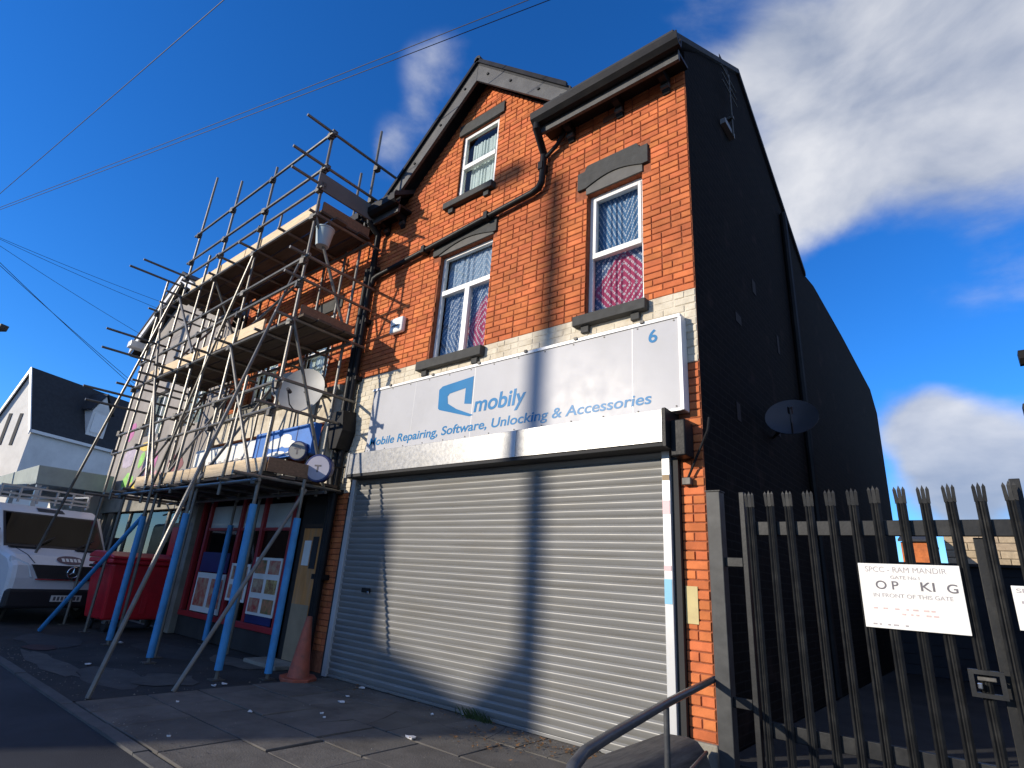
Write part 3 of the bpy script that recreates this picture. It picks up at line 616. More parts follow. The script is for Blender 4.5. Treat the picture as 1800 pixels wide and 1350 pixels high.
# ============================================================ PALISADE GATE, HANDRAIL, DWARF WALL
GY = -.12
gp = thing('gate_post', (.14, GY, 0), 'tall square black steel gate post beside the brick pier', 'post')
MB().box(.085, .20, GY - .06, GY + .05, .0, 2.145).build('post_tube', mat('gate_post_grey_paint', (.042, .043, .042), .5, var=.25, vscale=10, spec=.3, dirt=(.08, .08, .075), dscale=6, damt=.5), gp, bevel=.006)
MB().box(.08, .205, GY - .065, GY + .055, 2.146, 2.155).build('post_cap', M['gate'], gp)
for z in (.55, 1.55): MB().box(.201, .34, GY - .02, GY + .02, z, z + .07).build('hinge', M['gate'], gp, bevel=.004)
def pale_mesh():
    b = MB(); w = .030; d = .017; hgt = 2.0
    sec = [(-w, 0), (-w * .55, -d), (-w * .22, -.004), (0, -d * .5), (w * .22, -.004), (w * .55, -d), (w, 0)]; t = .003
    outer = sec; inner = [(x, y + t) for x, y in reversed(sec)]; poly = outer + inner
    def top(x): return hgt - .012 - abs(x) * .0
    n = len(poly); vs = [(x, y, 0) for x, y in poly] + [(x, y, hgt - .11) for x, y in poly]
    fs = [tuple(range(n - 1, -1, -1)), tuple(range(n, 2 * n))] + [(i, (i + 1) % n, n + (i + 1) % n, n + i) for i in range(n)]
    b.add(vs, fs)
    # three splayed points
    for cx, tip, wd, ty in ((-.022, -.026, .011, -.018), (0, 0, .012, -.012), (.022, .026, .011, -.018)):
        b.add([(cx - wd, -d * .6, hgt - .115), (cx + wd, -d * .6, hgt - .115), (cx + wd, .003, hgt - .115), (cx - wd, .003, hgt - .115),
               (tip - wd * .9, ty - .006, hgt - .022), (tip + wd * .9, ty - .006, hgt - .022), (tip + wd * .9, ty + .004, hgt - .022), (tip - wd * .9, ty + .004, hgt - .022), (tip, ty - .002, hgt + (.0 if cx else .010))],
              [(0, 3, 2, 1), (0, 1, 5, 4), (1, 2, 6, 5), (2, 3, 7, 6), (3, 0, 4, 7), (4, 5, 8), (5, 6, 8), (6, 7, 8), (7, 4, 8)])
    return b.mesh('pale', M['gate'])
PAL = pale_mesh()
def leaf(xs, x0, x1, label):
    gt = thing('palisade_gate', ((x0 + x1) / 2, GY, .12), label, 'gate')
    for i, x in enumerate(xs): placed(PAL, 'pale', gt, (x, GY - .03, .125 + random.uniform(-.006, .006)), (random.uniform(-.006, .006), random.uniform(-.004, .004), random.uniform(-.1, .1)))
    for z0, z1 in ((1.795, 1.90), (.40, .50)): MB().box(x0, x1, GY - .008, GY + .035, z0, z1).build('rail', M['gate'], gt, bevel=.004)
    return gt
g1 = leaf([.438 + .1425 * i for i in range(11)], .40, 2.0, 'black palisade gate leaf of spiked steel pales carrying the white notice')
MB().box(.345, .385, GY - .03, GY + .03, .14, 2.135).build('hinge_stile', M['gate'], g1, bevel=.004)
MB().box(1.79, 1.85, GY + .0355, GY + .075, .14, 1.79).build('lock_stile', M['gate'], g1, bevel=.004)
lb = MB(); lb.box(1.640, 1.665, GY - .075, GY - .03, .86, 1.01); lb.box(1.665, 1.785, GY - .075, GY - .03, .985, 1.01); lb.box(1.665, 1.785, GY - .075, GY - .03, .86, .885); lb.box(1.785, 1.81, GY - .075, GY - .03, .86, 1.01)
lo = lb.build('lock_box', M['gate'], g1)
MB().box(1.68, 1.77, GY - .06, GY - .035, .95, .972).build('lock_bolt', M['coupler'], lo, bevel=.004)
MB().box(1.675, 1.70, GY - .085, GY - .06, .905, .94).build('padlock', M['chrome'], lo, bevel=.006)
g2 = leaf([2.02 + .1425 * i for i in range(9)], 2.0, 3.4, 'black palisade gate leaf beyond the lock, hung on its own post')
MB().box(2.03, 2.085, GY + .0355, GY + .09, .14, 2.16).build('meeting_stile', M['gate'], g2, bevel=.004)
def notice(x0, x1, z0, z1, label):
    nt = thing('gate_notice', ((x0 + x1) / 2, GY - .06, z0), label, 'sign')
    MB().box(x0, x1, GY - .063, GY - .058, z0, z1).build('board', M['paper'], nt, bevel=.002)
    return nt
nt = notice(1.135, 1.695, 1.195, 1.605, 'white notice board on the gate asking to keep the gate clear')
yy = GY - .0645
textobj('SPCC - RAM MANDIR', 'lettering', M['inkfaint'], nt, 1.175, 1.625, 1.550, 1.585, yy, 0, 0)
textobj('GATE No.1', 'lettering', M['inkfaint'], nt, 1.315, 1.475, 1.508, 1.530, yy, 0, .008)
textobj('O P', 'lettering', M['ink'], nt, 1.225, 1.355, 1.440, 1.495, yy, 0, .012)
textobj('KI', 'lettering', M['ink'], nt, 1.475, 1.55, 1.440, 1.495, yy, 0, .012)
textobj('G', 'lettering', M['ink'], nt, 1.612, 1.668, 1.436, 1.491, yy, 0, .012)
textobj('IN FRONT OF THIS GATE', 'lettering', M['inkfaint'], nt, 1.205, 1.635, 1.390, 1.415, yy, 0, .008)
r5 = random.Random(5)
for z, x0, x1 in ((1.315, 1.195, 1.52), (1.285, 1.35, 1.55), (1.215, 1.18, 1.36)):
    x = x0
    while x < x1:
        w = r5.uniform(.012, .03)
        MB().box(x, x + w, yy - .0003, yy + .001, z, z + .010).build('faded_print', M['inkred'] if z > 1.25 else M['inkfaint'], nt); x += w + r5.uniform(.008, .04)
nt2 = notice(1.925, 2.30, 1.25, 1.50, 'small white notice board fixed on the gate leaf beyond the lock')
textobj('SP', 'lettering', M['inkfaint'], nt2, 1.945, 2.0, 1.46, 1.485, yy, 0, .012)
MB().box(1.96, 2.25, yy - .0003, yy + .001, 1.40, 1.415).build('faded_print', M['inkfaint'], nt2)
# handrail and the dwarf wall below it
hr = thing('handrail', (.25, -1.4, 0), 'dark tubular steel handrail running from the gate post to the kerb', 'handrail')
MB().sweep([(.05, -.10, .715), (.215, -1.33, .70), (.40, -2.35, .70), (.45, -2.62, .695), (.475, -2.74, .67), (.485, -2.79, .61), (.485, -2.80, .4), (.485, -2.80, -.05)], .024, 12).build('rail_tube', mat('handrail_grey_paint', (.05, .052, .055), .36, var=.25, vscale=12, spec=.5, dirt=(.12, .12, .115), dscale=9, damt=.5), hr, smooth=True)
MB().sweep([(.215, -1.33, .69), (.215, -1.33, .0)], .018, 10).build('upright', mat('handrail_grey_paint', (.05, .052, .055), .36, var=.25, vscale=12, spec=.5, dirt=(.12, .12, .115), dscale=9, damt=.5), hr, smooth=True)
MB().sweep([(.09, -.42, .28), (.42, -2.4, .25)], .014, 8).build('lower_rail', mat('handrail_grey_paint', (.05, .052, .055), .36, var=.25, vscale=12, spec=.5, dirt=(.12, .12, .115), dscale=9, damt=.5), hr, smooth=True)
dw = thing('timber_ramp_edge', (-.05, -1.0, 0), 'low weathered dark timber ramp edge under the handrail', 'ramp')
bt = MB(); n = 9
top = [(-.26, .02), (-.26, .30), (-.235, .335), (-.05, .345), (.02, .33), (.08, .27), (.12, .16), (.135, .02)]
bt.prism(top, -2.35, -.40, 'y'); bt.build('ramp_body', M['sleeper'], dw, smooth=True)

# satellite dish on the side wall, aerial
def dish(name, c, aim, r, m, label, wall):
    t = thing(name, c, label, 'satellite dish', local=True)
    a = Vector(aim).normalized(); q = a.to_track_quat('Z', 'Y')
    p = [(r * k / 6, r * .22 * ((k / 6) ** 2 - 1)) for k in range(7)]; p2 = [(x, z - .008) for x, z in reversed(p)]
    d = MB().lathe(p[1:] + p2[:-1], 28); d.v = [tuple(q @ Vector((v[0] * .92, v[1], v[2]))) for v in d.v]; d.build('reflector', m, t, smooth=True)
    f = q @ Vector((0, -r * .55, r * .95)); s0 = q @ Vector((0, -r * .97, 0))
    MB().sweep([s0, q @ Vector((0, -r * .95, r * .5)), f], .010, 6).build('feed_arm', M['dishdark'], t)
    MB().sweep([f, f + a * -.10], .028, 10).build('receiver', M['dishdark'], t)
    MB().sweep([q @ Vector((0, 0, -r * .22)), Vector(wall) - Vector(c)], .02, 8).build('wall_arm', M['dishdark'], t)
    return t
dish('satellite_dish', (.33, 2.0, 3.36), (.16, -.80, .55), .31, M['dishdark'], 'dark grey satellite dish on the soot-black side wall', (.03, 2.3, 3.2))
ae = thing('television_aerial', (.10, 1.45, 7.3), 'thin metal television aerial mast on the soot-black side wall', 'aerial')
MB().sweep([(.10, 1.45, 7.2), (.10, 1.45, 8.30)], .012, 6).build('mast', M['coupler'], ae)
for z in (7.95, 8.08, 8.22): MB().sweep([(.10, 1.15, z), (.10, 1.75, z + .02)], .008, 6).build('element', M['coupler'], ae)
MB().box(.025, .12, 1.42, 1.48, 7.5, 7.54).build('mast_bracket', M['coupler'], ae)

# ============================================================ BEYOND THE GATE
bw1 = thing('stone_building', (6, 38, -.14), 'tan sandstone building in the sun far behind the yard', 'building')
MB().box(0.0, 16, 38.06, 46, -.14, 6.0).build('wall_core', M['joint'], bw1)
sbk = unit_brick(M['sandstone'], 'stone'); z = 3.0; rb = random.Random(8)
while z < 5.9:
    x = -rb.uniform(0, .5)
    while x < 6.0:
        w = rb.uniform(.6, 1.3); a, b = max(x, 0.0), min(x + w, 6.0)
        if b - a > .1: placed(sbk, 'stone', bw1, ((a + b) / 2, 38.03, z + .21), (0, 0, 0), (b - a - .03, .08, .40))
        x += w
    z += .43
MB().box(0, 16, 37.9, 46.2, 6.01, 6.25).build('parapet', M['sandstone'], bw1)
sh = thing('timber_shed', (1.0, 9, .16), 'dark blue-grey boarded shed behind the black gate', 'shed')
for i in range(11): MB().box(.30, 3.6, 9.0 + (.006 if i % 2 else 0), 9.03 + (.006 if i % 2 else 0), .17 + i * .18, .17 + i * .18 + .172).build('board', M['shed'], sh)
MB().box(.31, 3.59, 9.04, 10.6, .17, 2.06).build('shed_body', M['shed'], sh)
MB().prism([(8.9, 2.13), (8.9, 2.18), (10.7, 2.14), (10.7, 2.07)], .2, 3.7, 'x').build('shed_roof', M['slate'], sh)
bk = thing('far_brick_house', (-1, 35, -.14), 'small orange brick house in the sun beyond the yard', 'house')
MB().box(-1.9, -.50, 35, 40, -.14, 4.9).build('wall', M['brick_n'], bk)
MB().prism([(34.8, 4.91), (37.5, 5.5), (40.2, 4.91), (40.2, 5.0), (37.5, 5.62), (34.8, 5.02)], -2.0, -.42, 'x').build('roof', M['slate'], bk)
rh = thing('right_hand_house', (5, 8, 0), 'brick house wall with black gutter at the far side of the yard', 'house')
MB().box(3.70, 9, 4.4, 14, .17, 4.4).build('wall', M['opp'], rh)
MB().prism([(3.98, 4.45), (4.0, 4.35), (4.06, 4.29), (4.14, 4.29), (4.16, 4.45)], 2.555, 9, 'x').build('gutter', M['black'], rh)
MB().prism([(4.1, 4.46), (9, 7.4), (14, 4.46), (14, 4.56), (9, 7.5), (4.1, 4.56)], 3.65, 9, 'x').build('roof', M['slate'], rh)
MB().box(2.48, 2.72, 4.02, 4.22, 3.66, 3.78).build('hopper_head', M['black'], rh, bevel=.01)
MB().box(2.53, 2.68, 4.04, 4.2, 3.2, 3.659).build('hopper', M['black'], rh, bevel=.02)
MB().sweep([(2.68, 4.12, 3.25), (3.5, 4.3, 3.0), (3.6, 4.33, 2.8), (3.6, 4.33, .16)], .045, 8).build('downpipe', M['black'], rh, smooth=True)

# ============================================================ NEIGHBOUR HOUSE WITH SHOP (behind the scaffold)
nb = thing('neighbour_house', (-8, 0, 0), 'orange brick house behind the scaffold with food shop below', 'house')
NW = [(-9.35, -8.35, 4.30, 5.75), (-7.55, -6.55, 4.30, 5.75)]
mb = MB(); wall_holes(mb, -10.3, -5.665, 2.40, 7.20, NW, 0, .14)
nw = mb.build('wall', M['mortar'], nb, recalc=False)
NH = NW + [(-9.5, -8.2, 5.74, 6.0), (-7.7, -6.4, 5.74, 6.0), (-9.45, -8.25, 4.18, 4.31), (-7.65, -6.45, 4.18, 4.31)]
ms = MB()
for b in brick_field(-10.28, -5.67, 4.12, 7.15, lambda s, e, a, c: minus(s, e, a, c, NH), seed=9): ms.brick(b[0], b[1], -.011 - b[5], .015, b[2], b[3], b[4])
o = ms.build('brick_field', M['brick_n'], nw, attr=True, recalc=False); o['kind'] = 'stuff'
for w in NW:
    x0, x1, z0, z1 = w; zm = (z0 + z1) / 2
    window(w, [(x0 + .05, x1 - .05, zm - .03, zm + .03, .01)], [(x0 + .05, x1 - .05, z0 + .05, zm - .03), (x0 + .05, x1 - .05, zm + .03, z1 - .05)], [(x0 + .02, x1 - .02, z0, z1, M['cur_net'])], nb)
    MB().box(x0 - .14, x1 + .14, -.03, .05, 5.76, 5.99).build('lintel', M['stone'], nb, bevel=.006)
    sill(x0 - .09, x1 + .09, 4.185, 4.305, nb)
eaves(-10.3, -5.70, nb, (-9.9, -9.0, -8.1, -7.2, -6.3))
MB().prism([(-.40, 7.22), (2.2, 9.06), (5.55, 7.10), (5.55, 7.19), (2.2, 9.15), (-.40, 7.31)], -10.3, -5.63, 'x').build('roof', M['slate'], nb)
MB().box(-10.3, -5.67, .9, 5.2, 0, 7.1).build('inner_mass', M['darkgap'], nb)
MB().box(-10.3, -5.72, -.10, -.013, 3.56, 4.08).build('cornice_band', M['creammort'], nb, bevel=.01)
MB().prism([(-.22, 4.10), (-.20, 4.02), (-.11, 3.98), (-.012, 3.98), (-.012, 4.14)], -10.3, -5.72, 'x').build('cornice', M['plinth'], nb, bevel=.006)
for px0, pz0 in ((-10.35, 0), (-5.98, 2.45)): MB().box(px0, px0 + .26, -.14, -.0125, pz0, 3.55).build('pilaster', M['creammort'] if px0 > -7 else M['plinth'], nb, bevel=.01)
cs = MB().prism([(-.015, 2.5), (-.24, 2.75), (-.27, 3.3), (-.22, 3.54), (-.015, 3.54)], -5.93, -5.75, 'x').build('console_bracket', M['cream'], nb, bevel=.015)
# shop front under it
MB().box(-10.2, -5.72, -.06, .5, 2.42, 2.9).build('bressummer', M['darkgap'], nb)
MB().box(-10.1, -6.62, -.02, .06, .0, .42).build('stall_riser', M['forecourt'], nb, bevel=.01)
MB().box(-10.1, -6.62, -.045, -.021, .33, .42).build('cill_strip', M['redpaint'], nb, bevel=.006)
for fx in (-10.05, -9.72, -8.42, -7.62, -6.66): MB().box(fx - .045, fx + .045, -.035, .05, .421, 2.41).build('shop_mullion', M['redpaint'], nb, bevel=.005)
for a, b in ((-9.67, -8.47), (-8.37, -7.67), (-7.57, -6.71)):
    MB().box(a, b, .02, .026, .43, 1.85).build('shop_pane', M['glassdark'], nb)
    MB().box(a - .002, b + .002, -.02, .04, 1.852, 1.90).build('transom', M['redpaint'], nb)
    MB().box(a, b, .018, .03, 1.90, 2.30).build('fanlight', mat('fanlight_sky_reflection', (.42, .47, .48), .4), nb)  # pale tone paints the sky's reflection into the upper panes
MB().box(-10.2, -5.75, .45, .5, 0, 2.42).build('shop_back', M['darkgap'], nb)
MB().box(-10.32, -10.10, -.05, .04, 0, 2.4).build('timber_post', mat('red_brown_timber', (.10, .035, .022), .8), nb, bevel=.01)
pc = [mat('food_red', (.42, .05, .035), .6, vscale=11, col2=(.50, .36, .22), detail=2), mat('food_brown', (.20, .08, .03), .6, vscale=13, col2=(.55, .42, .16), detail=2), mat('food_green', (.10, .14, .04), .6, vscale=12, col2=(.55, .20, .10), detail=2), mat('food_cream', (.55, .42, .25), .6, vscale=10, col2=(.25, .06, .05), detail=2)]
def poster(x0, x1, z0, z1, cols, rows, y=-.04, base='paper'):
    p = MB().box(x0, x1, y, y + .012, z0, z1).build('poster', M[base], nb)
    if not cols: return p
    cw, ch = (x1 - x0) / cols, (z1 - z0) / rows; k = 0
    for i in range(cols):
        for j in range(rows):
            w = MB(); c = (x0 + (i + .5) * cw, z0 + (j + .5) * ch); n = 10
            w.box(c[0] - cw * .40, c[0] + cw * .40, y - .002, y - .0005, c[1] - ch * .36, c[1] + ch * .36)
            w.build('food_picture', pc[(k * 3 + i) % 4], p); k += 1
    return p
poster(-9.62, -8.5, .44, 1.10, 2, 1); poster(-9.6, -8.52, 1.12, 1.46, 0, 0, base='navy'); poster(-7.56, -6.72, .55, 1.42, 2, 3)
poster(-7.54, -6.74, .43, .545, 0, 0, base='navy'); poster(-8.36, -7.7, .7, 1.3, 1, 2)
MB().box(-10.9, -10.62, -.20, -.17, 1.35, 1.9).build('red_hanging_board', M['red'], nb); MB().box(-10.85, -10.65, -.20, -.17, .75, 1.30).build('white_hanging_board', M['paper'], nb)
# side door and ply sheet
MB().box(-6.60, -5.74, .10, .14, 0, 2.4).build('door_recess', M['darkgap'], nb)  # dark sheet stands in for shade in the door recess
dr = MB().box(-6.28, -5.80, -.02, .03, .05, 1.88).build('plywood_door_sheet', M['wood'], nb)
MB().box(-6.27, -5.81, -.026, -.021, .05, .80).build('pale_kick_panel', M['pale'], dr)
MB().box(-6.20, -6.02, -.03, -.021, 1.34, 1.70).build('notice_on_door', M['paper'], dr)
MB().box(-5.99, -5.84, -.028, -.021, 1.30, 1.76).build('dark_pane', M['darkgap'], dr)
# fascia signs
fs = thing('blue_shop_sign', (-6.8, -.42, 2.95), 'bright blue shop fascia sign with white print above the food shop', 'sign')
MB().box(-7.70, -5.86, -.42, -.30, 2.95, 3.44).build('sign_panel', M['blueshop'], fs, bevel=.006)
for sx in (-7.55, -7.2, -6.35): MB().box(sx, sx + .02, -.424, -.4205, 2.96, 3.43).build('seam', M['navy'], fs)
cl = MB()
for (cx, cz, w, h) in ((-6.95, 3.20, .3, .09), (-6.7, 3.24, .22, .10), (-6.55, 3.16, .2, .06), (-6.9, 3.02, .28, .045), (-6.45, 3.0, .16, .04)):
    cl.add([(cx + w * math.cos(a), -.4222 - .0007 * len(cl.f), cz + h * math.sin(a)) for a in [2 * math.pi * q / 12 for q in range(12)]], [tuple(range(12))])
o = cl.build('white_print', M['paper'], fs, recalc=False); o['kind'] = 'stuff'
fw_ = thing('white_shop_sign', (-9, -.42, 2.95), 'white shop fascia sign to the side of the blue one', 'sign')
MB().box(-10.15, -7.72, -.41, -.30, 2.93, 3.36).build('sign_panel', M['paper'], fw_, bevel=.006)
for i in range(9): MB().box(-9.9 + i * .22, -9.9 + i * .22 + .11, -.413, -.4105, 2.98, 3.05 + .02 * (i % 3)).build('small_print', M['inkfaint'], fw_)
def drum(c, r, label, face):
    t = thing('round_sign', c, label, 'sign', local=True)
    q = Vector((.55, -.80, -.05)).normalized().to_track_quat('Z', 'Y')
    d = MB().lathe([(r * .9, -.06), (r, -.05), (r, .04), (r * .94, .05)], 24); d.v = [tuple(q @ Vector(v)) for v in d.v]; d.build('drum_case', M['navy'], t, smooth=True)
    d = MB().lathe([(r * .85, .05), (r * .85, .056)], 24); d.v = [tuple(q @ Vector(v)) for v in d.v]; d.build('face', face, t)
    e = MB().box(-.05, .05, .02, .045, .057, .058); e.box(-.012, .012, -.06, .02, .057, .058); e.v = [tuple(q @ Vector(v)) for v in e.v]; o = e.build('emblem', M['ink'], t); o['kind'] = 'stuff'
    MB().sweep([(0, 0, 0), Vector((c[0] * 0 - .05, -c[1] * .95, .12))], .014, 6).build('bracket_arm', M['black'], t)
drum((-5.36, -.52, 2.66), .20, 'round white-faced projecting sign beside the downpipe', mat('drum_face', (.36, .35, .42), .5))
drum((-6.05, -.50, 2.98), .15, 'smaller round projecting sign over the scaffold end board', mat('drum_face_grey', (.25, .25, .24), .5))
dish('satellite_dish', (-6.12, -.62, 3.95), (.55, -.80, .22), .40, M['greydish'], 'large light grey satellite dish between the scaffold decks', (-6.2, -.02, 4.0))
dish('satellite_dish', (-6.85, -.55, 4.18), (.35, -.9, .25), .26, M['greydish'], 'smaller light grey satellite dish beside the larger one', (-6.9, -.02, 4.2))

# ============================================================ GREY RENDERED BUILDING
gb = thing('grey_rendered_building', (-14, 0, 0), 'grey rendered gable-fronted building with graffiti at the end of the scaffold', 'building')
GWN = [(-15.0, -13.85, 4.25, 5.45), (-12.6, -11.5, 4.25, 5.45)]; GS = (-16.4, -10.7, 0.0, 2.65)
mb = MB(); wall_holes(mb, -17.0, -10.305, 0, 9.6, GWN + [GS], -.02, .14, [(-.57, 1, -.57 * -14.5 + 8.80), (.57, 1, .57 * -14.5 + 8.80)])
mb.build('wall', M['render'], gb, recalc=False)
MB().prism([(-17.0, 0), (-10.31, 0), (-10.31, 6.3), (-14.5, 8.7), (-17.0, 7.25)], .6, 9, 'y').build('inner_mass', M['darkgap'], gb)
for w in GWN:
    x0, x1, z0, z1 = w; xm = (x0 + x1) / 2
    window(w, [(xm - .03, xm + .03, z0 + .05, z1 - .05, .01)], [(x0 + .05, xm - .03, z0 + .05, z1 - .05), (xm + .03, x1 - .05, z0 + .05, z1 - .05)], [(x0 + .02, x1 - .02, z0, z1, M['cur_net'])], gb)
for s in (-1, 1):
    xa, za = -14.5, 8.90; L_ = 2.85 if s < 0 else 4.15
    MB().prism([(xa, za), (xa + s * L_, za - .57 * L_), (xa + s * L_, za - .57 * L_ - .24), (xa, za - .24)], -.34, -.28, 'y').build('barge_board', M['upvc'], gb, bevel=.006)
    MB().hexa([(xa, -.36, za - .02), (xa + s * (L_ + .05), -.36, za - .02 - .57 * (L_ + .05)), (xa + s * (L_ + .05), 9, za - .02 - .57 * (L_ + .05)), (xa, 9, za - .02),
               (xa, -.36, za + .07), (xa + s * (L_ + .05), -.36, za + .07 - .57 * (L_ + .05)), (xa + s * (L_ + .05), 9, za + .07 - .57 * (L_ + .05)), (xa, 9, za + .07)]).build('roof', M['slate'], gb)
    MB().prism([(xa, za - .26), (xa + s * L_, za - .26 - .57 * L_), (xa + s * L_, za - .30 - .57 * L_), (xa, za - .30)], -.28, -.025, 'y').build('verge_soffit', M['black'], gb)
MB().box(-17.05, -16.75, -.50, -.02, 7.12, 7.32).build('gutter_end', M['upvc'], gb, bevel=.02)
gcol = {'pink': (.42, .10, .26), 'yellow': (.62, .44, .06), 'green': (.22, .50, .08), 'rose': (.50, .26, .26), 'lilac': (.36, .30, .36), 'maroon': (.16, .03, .03)}
rg = random.Random(11)
for c, cx, cz, w, h in (('pink', -16.0, 4.5, .42, .45), ('lilac', -15.6, 3.7, .6, .4), ('green', -15.2, 3.05, .5, .28), ('yellow', -14.4, 3.95, .55, .18), ('rose', -14.1, 3.35, .6, .35), ('yellow', -14.6, 2.95, .5, .16), ('green', -14.5, 3.55, .25, .3), ('maroon', -12.2, 3.4, .6, .3), ('rose', -13.2, 3.1, .4, .3), ('pink', -13.6, 3.5, .25, .3)):
    for k in range(3):
        n = 14; ox, oz = rg.uniform(-.3, .3) * w, rg.uniform(-.3, .3) * h; f_ = rg.uniform(.45, .8)
        MB().add([(cx + ox + w * f_ * math.cos(a) * rg.uniform(.65, 1.1), -.0235 - .0012 * k, cz + oz + h * f_ * math.sin(a) * rg.uniform(.65, 1.1)) for a in [2 * math.pi * q / n for q in range(n)]], [tuple(range(n))]).build('graffiti_patch', mat('graffiti_' + c, gcol[c], .6, var=.25, vscale=8), gb)
MB().box(-16.4, -10.7, .30, .34, 0, 2.65).build('shop_back', M['darkgap'], gb)
for fx in (-16.38, -15.6, -14.4, -13.2, -12.0, -10.8): MB().box(fx, fx + .09, .02, .10, 0, 2.64).build('shop_mullion', M['plinth'], gb)
for i, fx in enumerate((-15.5, -14.3, -13.1, -11.9)): MB().box(fx, fx + 1.08, .05, .056, .5, 2.5).build('shop_pane', M['glassdark'], gb)
MB().box(-16.4, -10.7, -.10, .02, 2.30, 2.63).build('shop_fascia', M['plinth'], gb, bevel=.01)

# ============================================================ SCAFFOLD
sc = thing('scaffold', (-8, -1.3, 0), 'tube scaffold with three plank decks standing against the neighbouring shop front', 'scaffold')
YO, YI, TR = -1.30, -.34, .0245
def tube(p, q, name='tube', r=TR, m='tube', parent=sc): return MB().sweep([p, q], r, 8).build(name, M[m], parent, smooth=True)
CP = MB().box(-.045, .045, -.045, .045, -.05, .05); CP.box(-.06, .06, -.02, .02, -.02, .02); CPM = CP.mesh('coupler', M['coupler'])
def coup(x, y, z): placed(CPM, 'coupler', sc, (x, y, z), (0, 0, random.uniform(-.2, .2)))
OUT = [(-5.50, 8.22), (-7.40, 8.42), (-9.0, 8.85), (-10.6, 9.7), (-11.9, 7.4)]
INN = [(-5.62, 9.05), (-6.05, 8.3), (-7.4, 7.9), (-9.0, 8.6), (-10.6, 7.9)]
stdo = []
for x, zt in OUT: stdo.append(tube((x + .04, YO, 0), (x, YO, zt), 'standard'))
for x, zt in INN: tube((x, YI, 2.3), (x, YI, zt), 'standard')
for (x, y_, z1) in ((-5.24, -.78, 2.45), (-6.95, -1.52, 2.5), (-8.85, -1.44, 2.5), (-8.5, -.15, 2.4), (-7.3, -.32, 2.4), (-9.9, -.4, 2.4)):
    s_ = tube((x, y_, 0), (x, y_, z1), 'standard')
    if x > -8.9 and x != -7.3: MB().sweep([(x, y_, .06), (x, y_, 1.93)], .046, 12).build('blue_sleeve', M['sleeve'], s_, smooth=True)
MB().sweep([(OUT[0][0] + .04, YO, .10), (OUT[0][0] + .03, YO, 2.05)], .046, 12).build('blue_sleeve', M['sleeve'], stdo[0], smooth=True)
for z in (8.10, 7.40, 7.02, 6.50, 4.68, 2.36): # ledgers, outer face
    xr, xl = -5.36, (-10.75 if z > 6.9 else (-11.95 if z > 3 else -10.9))
    tube((xr, YO - .05, z), (xl, YO - .05, z + .02), 'ledger')
    for x, zt in OUT:
        if x > xl and z < zt: coup(x, YO - .025, z)
for z in (5.75, 5.35, 3.75, 3.35): # mid guard rails
    tube((-5.3, YO - .05, z), (-11.9, YO - .05, z - .1), 'ledger')
    for x, zt in OUT: coup(x, YO - .025, z - .05)
for z in (6.48, 4.66, 2.34): tube((-5.3, YI - .05, z), (-11.0, YI - .05, z), 'ledger')
for z, ya, yb in ((8.16, -1.80, .30), (7.46, -1.90, .25), (7.10, -1.85, -.1)): # guard rails across the right-hand end
    tube((-5.46, ya, z), (-5.46, yb, z), 'end_rail'); coup(-5.47, YO, z); coup(-5.55, YI, z)
for z in (5.8, 5.4, 3.8, 3.4): tube((-5.46, -1.6, z), (-5.46, -.05, z), 'end_rail')
for x, zt in OUT + [(-6.4, 0), (-8.2, 0), (-9.8, 0), (-11.3, 0)]:  # transoms
    for z in (6.56, 4.73, 2.41):
        e_ = random.uniform(.12, .4)
        tube((x + .05, YO - e_, z), (x + .05, -.06, z), 'transom')
for z in (7.1, 6.85, 5.6, 5.2, 4.35, 4.1): tube((-10.7 - .5 * (z < 6), -2.15 - .2 * random.random(), z), (-10.7 - .5 * (z < 6), -.2, z), 'transom')
pl = MB().box(-1.95, 1.95, -.106, .106, -.019, .019); PLM = pl.mesh('deck_board', M['plank'])
pl = MB().box(-.85, .85, -.106, .106, -.019, .019); PLS = pl.mesh('deck_board', M['plank'])
for zi, (zd, xr) in enumerate(((6.61, -5.30), (4.78, -5.22), (2.46, -5.40))):
    for k in range(4 if zi < 2 else 5):
        y_ = YO + .14 + k * .232; x = xr - random.uniform(0, .12)
        placed(PLM, 'deck_board', sc, (x - 1.95, y_, zd + random.uniform(-.010, .010)), (random.uniform(-.03, .03), random.uniform(-.004, .004), random.uniform(-.003, .003)))
        placed(PLS, 'deck_board', sc, (x - 3.9 - .87, y_, zd + random.uniform(-.004, .004) + .01), (0, random.uniform(-.006, .006), 0))
tb = MB().box(-1.2, 1.2, -.017, .017, -.095, .095); TBM = tb.mesh('toe_board', M['toe'])
for x in (-6.75, -9.18): placed(TBM, 'toe_board', sc, (x, YO + .05, 6.745), (0, random.uniform(-.004, .004), 0))
for x in (-7.7, -10.15): placed(TBM, 'toe_board', sc, (x, YO + .05, 4.92), (0, random.uniform(-.004, .006), 0))
for x in (-6.70, -9.12): placed(TBM, 'toe_board', sc, (x, YO + .05, 2.60), (0, random.uniform(-.006, .004), 0))
for z in (6.745, 4.91, 2.60): MB().box(-5.475, -5.440, YO + .07, YI, z - .10, z + .09).build('end_toe_board', M['toe_shade'], sc)
MB().box(-5.46, -5.43, YO - .1, -.25, 7.0, 7.30).build('end_toe_board', mat('grey_end_sheet', (.13, .13, .125), .8), sc)
